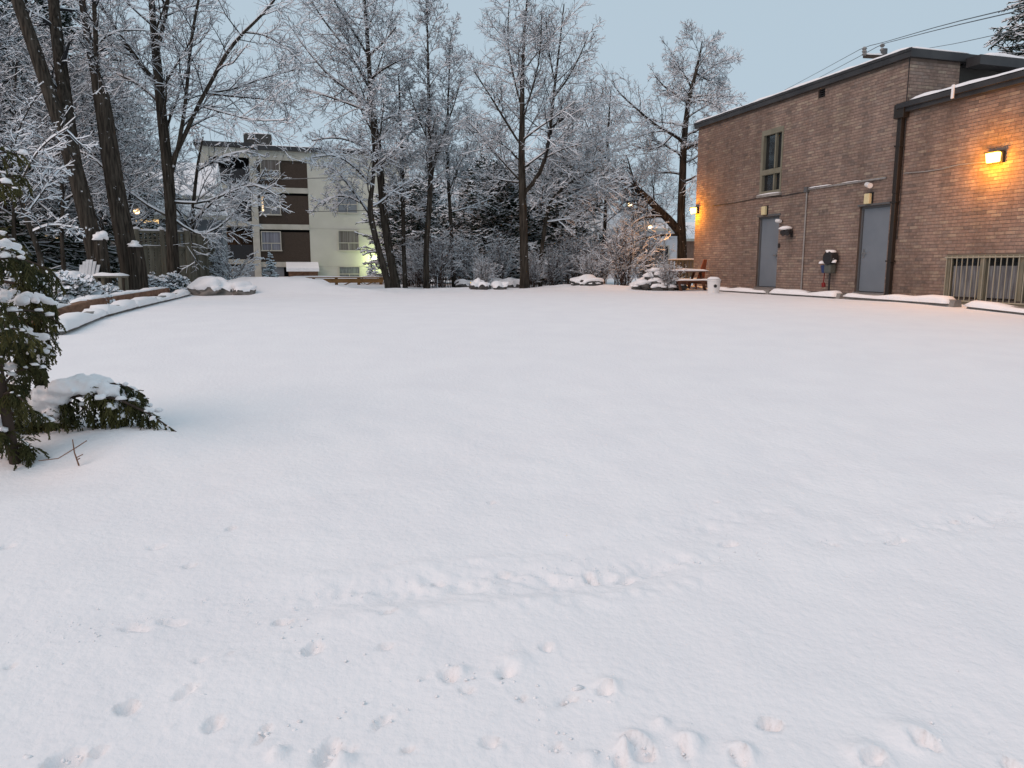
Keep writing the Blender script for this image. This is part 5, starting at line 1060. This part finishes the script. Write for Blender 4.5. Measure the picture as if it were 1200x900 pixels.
# picnic table
def picnic(px, Y, label):
    b = at(px, Y); t = thing('picnic_table', b, label, 'table'); fr = Frame(b[:2], WE, np.array([WE[1], -WE[0], 0])); z0 = b[2] - .14
    for k in range(5): m = MB(); m.fbox(fr, -.62, .62, -.36 + k * .145, -.23 + k * .145, z0 + .70, z0 + .74); m.build('top_plank', 'table', t)
    for sg in (-1, 1):
        for k in range(2): m = MB(); m.fbox(fr, -.62, .62, sg * .68 - .14 + k * .145, sg * .68 - .01 + k * .145, z0 + .42, z0 + .46); m.build('seat_plank', 'table', t)
        snow_strip(fr, -.63, .63, sg * .68 - .15, sg * .68 + .14, z0 + .461, .06, t, 150 + sg)
    for u in (-.42, .42):
        for sg in (-1, 1): m = MB(); m.bar(fr.w(u, sg * .18, z0 + .70), fr.w(u, sg * .62, z0 - .02), .09, .04, fr.d); m.build('leg', 'table', t)
        m = MB(); m.bar(fr.w(u + .045, -.8, z0 + .39), fr.w(u + .045, .8, z0 + .39), .04, .09); m.build('seat_bearer', 'table', t)
    snow_strip(fr, -.63, .63, -.37, .36, z0 + .741, .08, t, 155)
picnic(803, 23.6, 'reddish wooden picnic table covered with snow at the far building corner')
def plastic_chair(px, Y, rz, label):
    b = at(px, Y); t = thing('plastic_chair', b, label, 'chair'); fr = Frame(b[:2], np.array([math.cos(rz), math.sin(rz), 0]) * .75, np.array([math.sin(rz), -math.cos(rz), 0]) * .8); z0 = b[2] - .2
    m = MB(); m.hexa([fr.w(-.24, -.2, z0 + .42), fr.w(.24, -.2, z0 + .42), fr.w(.24, .24, z0 + .45), fr.w(-.24, .24, z0 + .45), fr.w(-.24, -.2, z0 + .45), fr.w(.24, -.2, z0 + .45), fr.w(.24, .24, z0 + .48), fr.w(-.24, .24, z0 + .48)]); m.build('seat', 'orange', t, bevel=.01)
    m = MB(); m.hexa([fr.w(-.24, -.20, z0 + .46), fr.w(.24, -.20, z0 + .46), fr.w(.24, -.235, z0 + .46), fr.w(-.24, -.235, z0 + .46), fr.w(-.10, -.42, z0 + 1.12), fr.w(.10, -.42, z0 + 1.12), fr.w(.10, -.455, z0 + 1.12), fr.w(-.10, -.455, z0 + 1.12)]); m.build('backrest', 'orange', t, bevel=.01)
    for a_ in (-.21, .21):
        for c in (-.19, .2): m = MB(); m.tube([fr.w(a_, c, z0 + .44), fr.w(a_ * 1.15, c * 1.2, z0 - .02)], .022, 8); m.build('leg', 'orange', t)
    snow_strip(fr, -.2, .2, -.18, .22, z0 + .475, .07, t, 160)
plastic_chair(816, 24.3, 3.75, 'orange plastic chair leaning behind the snowy picnic table')
# bucket
b = PG(836, 343.5); t = thing('plastic_bucket', b, 'white plastic bucket with snowy lid against the brick wall', 'bucket'); z0 = b[2] - .03
m = MB(); m.tube([b + [0, 0, -.05], b + [0, 0, .34]], [.155, .18], 20); m.build('pail', 'white', t, smooth=False)
m = MB(); m.tube([b + [0, 0, .34], b + [0, 0, .38]], [.195, .195], 20); m.build('lid', 'white', t)
m = MB(); m.tube([b + [.0, -.17, .2], b + [.0, -.185, .2]], [.045, .045], 10); m.build('sticker', 'black', t)
v, f = blob(b + [0, 0, .39], .18, .18, .07, .1, 3, flat=-.01); np_mesh('snow_cap', v, f, 'snow', t, True)
# deck railing beside the oak
a, b_ = at(784, 27.0), at(815, 27.3); d = b_ - a; d[2] = 0; L = np.linalg.norm(d); d /= L; fr = Frame(a[:2], d, np.array([d[1], -d[0], 0])); z0 = BASE
t = thing('deck_railing', (a + b_) / 2, 'pale slatted deck railing with snow at the foot of the oak', 'railing')
m = MB(); m.fbox(fr, -.05, L + .3, -.05, .05, z0 + .92, z0 + .98); m.build('top_rail', 'oldwood', t); snow_strip(fr, -.05, L + .3, -.06, .06, z0 + .981, .05, t, 171)
m = MB(); m.fbox(fr, -.05, L + .3, -.03, .03, z0 + .2, z0 + .26); m.build('bottom_rail', 'oldwood', t)
for k in range(9): m = MB(); u = L * k / 8; m.fbox(fr, u - .035, u + .035, -.02, .02, z0 + (.262 if k % 4 else -.1), z0 + .918); m.build('baluster', 'oldwood', t)
# heaped brush pile under snow left of the picnic table
hp = at(770, 23.6)
t = thing('brush_pile', hp, 'snow buried brush pile left of the picnic table', 'brush pile'); lm = []; dk = []; r_ = np.random.default_rng(180)
for k in range(46):
    a_ = r_.uniform(0, 6.28); rr = r_.uniform(0, .95) ** .6; p = hp + np.array([math.cos(a_) * rr * .85, math.sin(a_) * rr * .5, .05 + .5 * (1 - rr) * r_.uniform(.4, 1.2)]); s = r_.uniform(.08, .2)
    lm.append(blob(p + ZV * .05, s * 1.3, s, s * .55, .25, 500 + k, flat=-.3 * s)); dk.append(blob(p - ZV * .04, s, s, s * .6, .3, 600 + k))
v, f = join(dk); np_mesh('branches', v, f, 'darkrock', t); v, f = join(lm); np_mesh('snow_cover', v, f, 'snow', t, True)
copy_tree(br, at(782, 23.2), 2.1, .45, 'low bare twigs sticking out beside the left end of the picnic table')

# ------------------------------------------------------------------ houses behind, lamps, wires
def house(name, px, Y, wdt, dep, h, roof, m, label, lit=(), dirn=None):
    b = at(px, Y); e = WE; fr = Frame(b[:2], e, np.array([e[1], -e[0], 0])); z0 = BASE - .3; t = thing(name, b, label, 'house')
    k = MB(); k.fbox(fr, -wdt / 2, wdt / 2, -dep, 0, z0, z0 + h); k.build('wall', m, t)
    k = MB(); k.add([fr.w(-wdt / 2 - .4, .4, z0 + h), fr.w(wdt / 2 + .4, .4, z0 + h), fr.w(wdt / 2 + .4, -dep / 2, z0 + h + roof), fr.w(-wdt / 2 - .4, -dep / 2, z0 + h + roof), fr.w(wdt / 2 + .4, -dep - .4, z0 + h), fr.w(-wdt / 2 - .4, -dep - .4, z0 + h)], [(0, 1, 2, 3), (3, 2, 4, 5), (0, 3, 5), (1, 4, 2), (0, 5, 4, 1)]); k.build('roof', 'snow', t)
    k = MB(); k.fbox(fr, -wdt / 2 - .4, wdt / 2 + .4, .402, .44, z0 + h - .15, z0 + h + .02); k.build('eave_board', 'slab', t)
    for (u, z, w_, hh, mm) in lit:
        k = MB(); k.fbox(fr, u - w_ / 2, u + w_ / 2, .005, .03, z0 + z, z0 + z + hh); o = k.build('window', mm, t)
        k = MB(); k.fbox(fr, u - w_ / 2 - .07, u - w_ / 2, .0, .06, z0 + z, z0 + z + hh); k.fbox(fr, u + w_ / 2, u + w_ / 2 + .07, .0, .06, z0 + z, z0 + z + hh); k.fbox(fr, u - w_ / 2 - .07, u + w_ / 2 + .07, .0, .062, z0 + z + hh, z0 + z + hh + .07); k.fbox(fr, u - w_ / 2 - .07, u + w_ / 2 + .07, .0, .064, z0 + z - .07, z0 + z); k.build('frame', 'slab', o)
house('dark_house', 110, 38, 11, 8, 4.6, 2.2, 'housewall', 'dark house with warm lit windows behind the left trees', [(-1.6, 3.0, .8, 1.1, 'warm'), (-1.6, 2.0, .8, .6, 'warm'), (2.4, 2.9, 1.6, .5, 'warm'), (0.3, .8, 1.6, 1.4, 'bluepan'), (4.2, 1.0, 1.2, 1.3, 'glass')])
house('pale_house', 758, 48, 4.2, 8, 3.4, 1.6, 'palehouse', 'pale house far behind the arching oak limb', [(-.8, 1.2, .9, 1.1, 'glass'), (1.0, 1.2, .9, 1.1, 'glass')])
house('brick_house', 795, 52, 6.5, 8, 2.9, 1.4, 'redbrick', 'low red brick house far behind the oak trunk', [(-1.5, 1.2, .9, .9, 'glass')])
house('garden_shed', 232, 30, 2.0, 2.5, 3.0, .7, 'bluepan', 'grey blue shed between the fence and the apartment balconies')
def street_lamp(px, py, Y, label, group='distant street lamps', e=0):
    p = P(px, py, Y); g = float(G(p[0], p[1])); t = thing('street_lamp', (p[0] + .9, p[1], g), label, 'street lamp', group)
    m = MB(); m.tube([(p[0] + .9, p[1], g - .1), (p[0] + .9, p[1], p[2] + .1), (p[0] + .6, p[1], p[2] + .3), (p[0], p[1], p[2] + .25)], [.07, .05, .035, .03], 8); m.build('pole', 'pipe', t)
    m = MB(); m.tube([(p[0] - .2, p[1], p[2] + .14), (p[0] + .3, p[1], p[2] + .2)], [.12, .08], 10); m.build('lamp_housing', 'pipe', t)
    v, f = blob(p, .11, .11, .09, 0, 2, sub=3); np_mesh('lamp_glass', v, f, 'warm2', t, True)
street_lamp(738, 240, 40, 'distant street lamp glowing left above the arching oak limb'); street_lamp(762, 266, 46, 'distant street lamp glowing below the arching oak limb'); street_lamp(551, 290, 44, 'tiny distant lamp glowing left of the centre maple'); street_lamp(160, 248, 30, 'warm lamp glowing left of the tall spreading tree'); street_lamp(226, 228, 42, 'warm lamp glowing among branches right of the tall spreading tree')
# utility pole behind the brick building, with wires
YP = 33.0; top = P(1032, 52, YP); base = np.array([top[0], top[1], BASE])
t = thing('utility_pole', base, 'utility pole top with snowy crossarm above the brick building roof', 'utility pole')
m = MB(); m.tube([base, P(1034, 66, YP)], [.15, .11], 10); m.build('pole', 'polewood', t)
ca, cb = P(1012, 66, YP), P(1034, 67, YP); m = MB(); m.bar(ca, cb, .12, .12); m.build('crossarm', 'polewood', t)
dd_ = (cb - ca) / np.linalg.norm(cb - ca); snow_strip(Frame(ca[:2], dd_, np.array([dd_[1], -dd_[0], 0])), 0, float(np.linalg.norm(cb - ca)), -.08, .08, ca[2] + .06, .10, t, 190)
ins = []
for (px, py0, py1) in [(1013, 65, 55), (1034, 66, 50)]:
    for k in range(3):
        z_ = py0 + (py1 - py0) * (k + .4) / 3; m = MB(); pp = P(px, z_, YP); m.tube([pp - ZV * .07, pp, pp + ZV * .07], [.06, .11, .05], 10); m.build('insulator', 'pipe', t)
m = MB(); p_ = P(1036, 61, YP); m.tube([p_ - ZV * .15, p_ + ZV * .12], [.13, .13], 10); m.build('cutout_box', 'dframe', t)
def wire(pl, label, r=.012, m_='black', snow=False, group='overhead wires'):
    p = [P(*q_) for q_ in pl]; s = np.linspace(0, len(p) - 1, 14); pts = [p[int(min(x, len(p) - 1.001))] * (1 - (x - int(min(x, len(p) - 1.001)))) + p[int(min(x, len(p) - 1.001)) + 1] * (x - int(min(x, len(p) - 1.001))) for x in s]
    m = MB(); m.tube(pts, r, 6); m.build('overhead_wire', m_, label=label, cat='wire', group=group)
wire([(870, 132, 70), (960, 84, 48), (1013, 55, 33), (1034, 50, 32.5), (1110, 28, 22), (1210, 4, 14)], 'upper overhead wire crossing the sky above the brick building')
wire([(870, 138, 70), (960, 91, 48), (1013, 63, 33.2), (1034, 51.5, 32.7), (1110, 32, 22), (1210, 9, 14)], 'lower overhead wire crossing the sky above the brick building')
wire([(1085, 57, 40), (1120, 51, 32), (1166, 41, 26), (1210, 33, 20)], 'short overhead wire running into the evergreen at upper right')
wire([(330, 210, 26), (430, 207, 27), (520, 206, 29), (610, 192, 32), (700, 184, 36), (800, 178, 42)], 'snow dusted cable strung through the trees across the far edge', .016, 'pipe')
wire([(360, 248, 30), (470, 246, 30), (560, 244, 32)], 'thin cable in front of the apartment wall and slim trunks', .012)
print('TRIS total est', TRI[0], 'objects', len(bpy.data.objects))
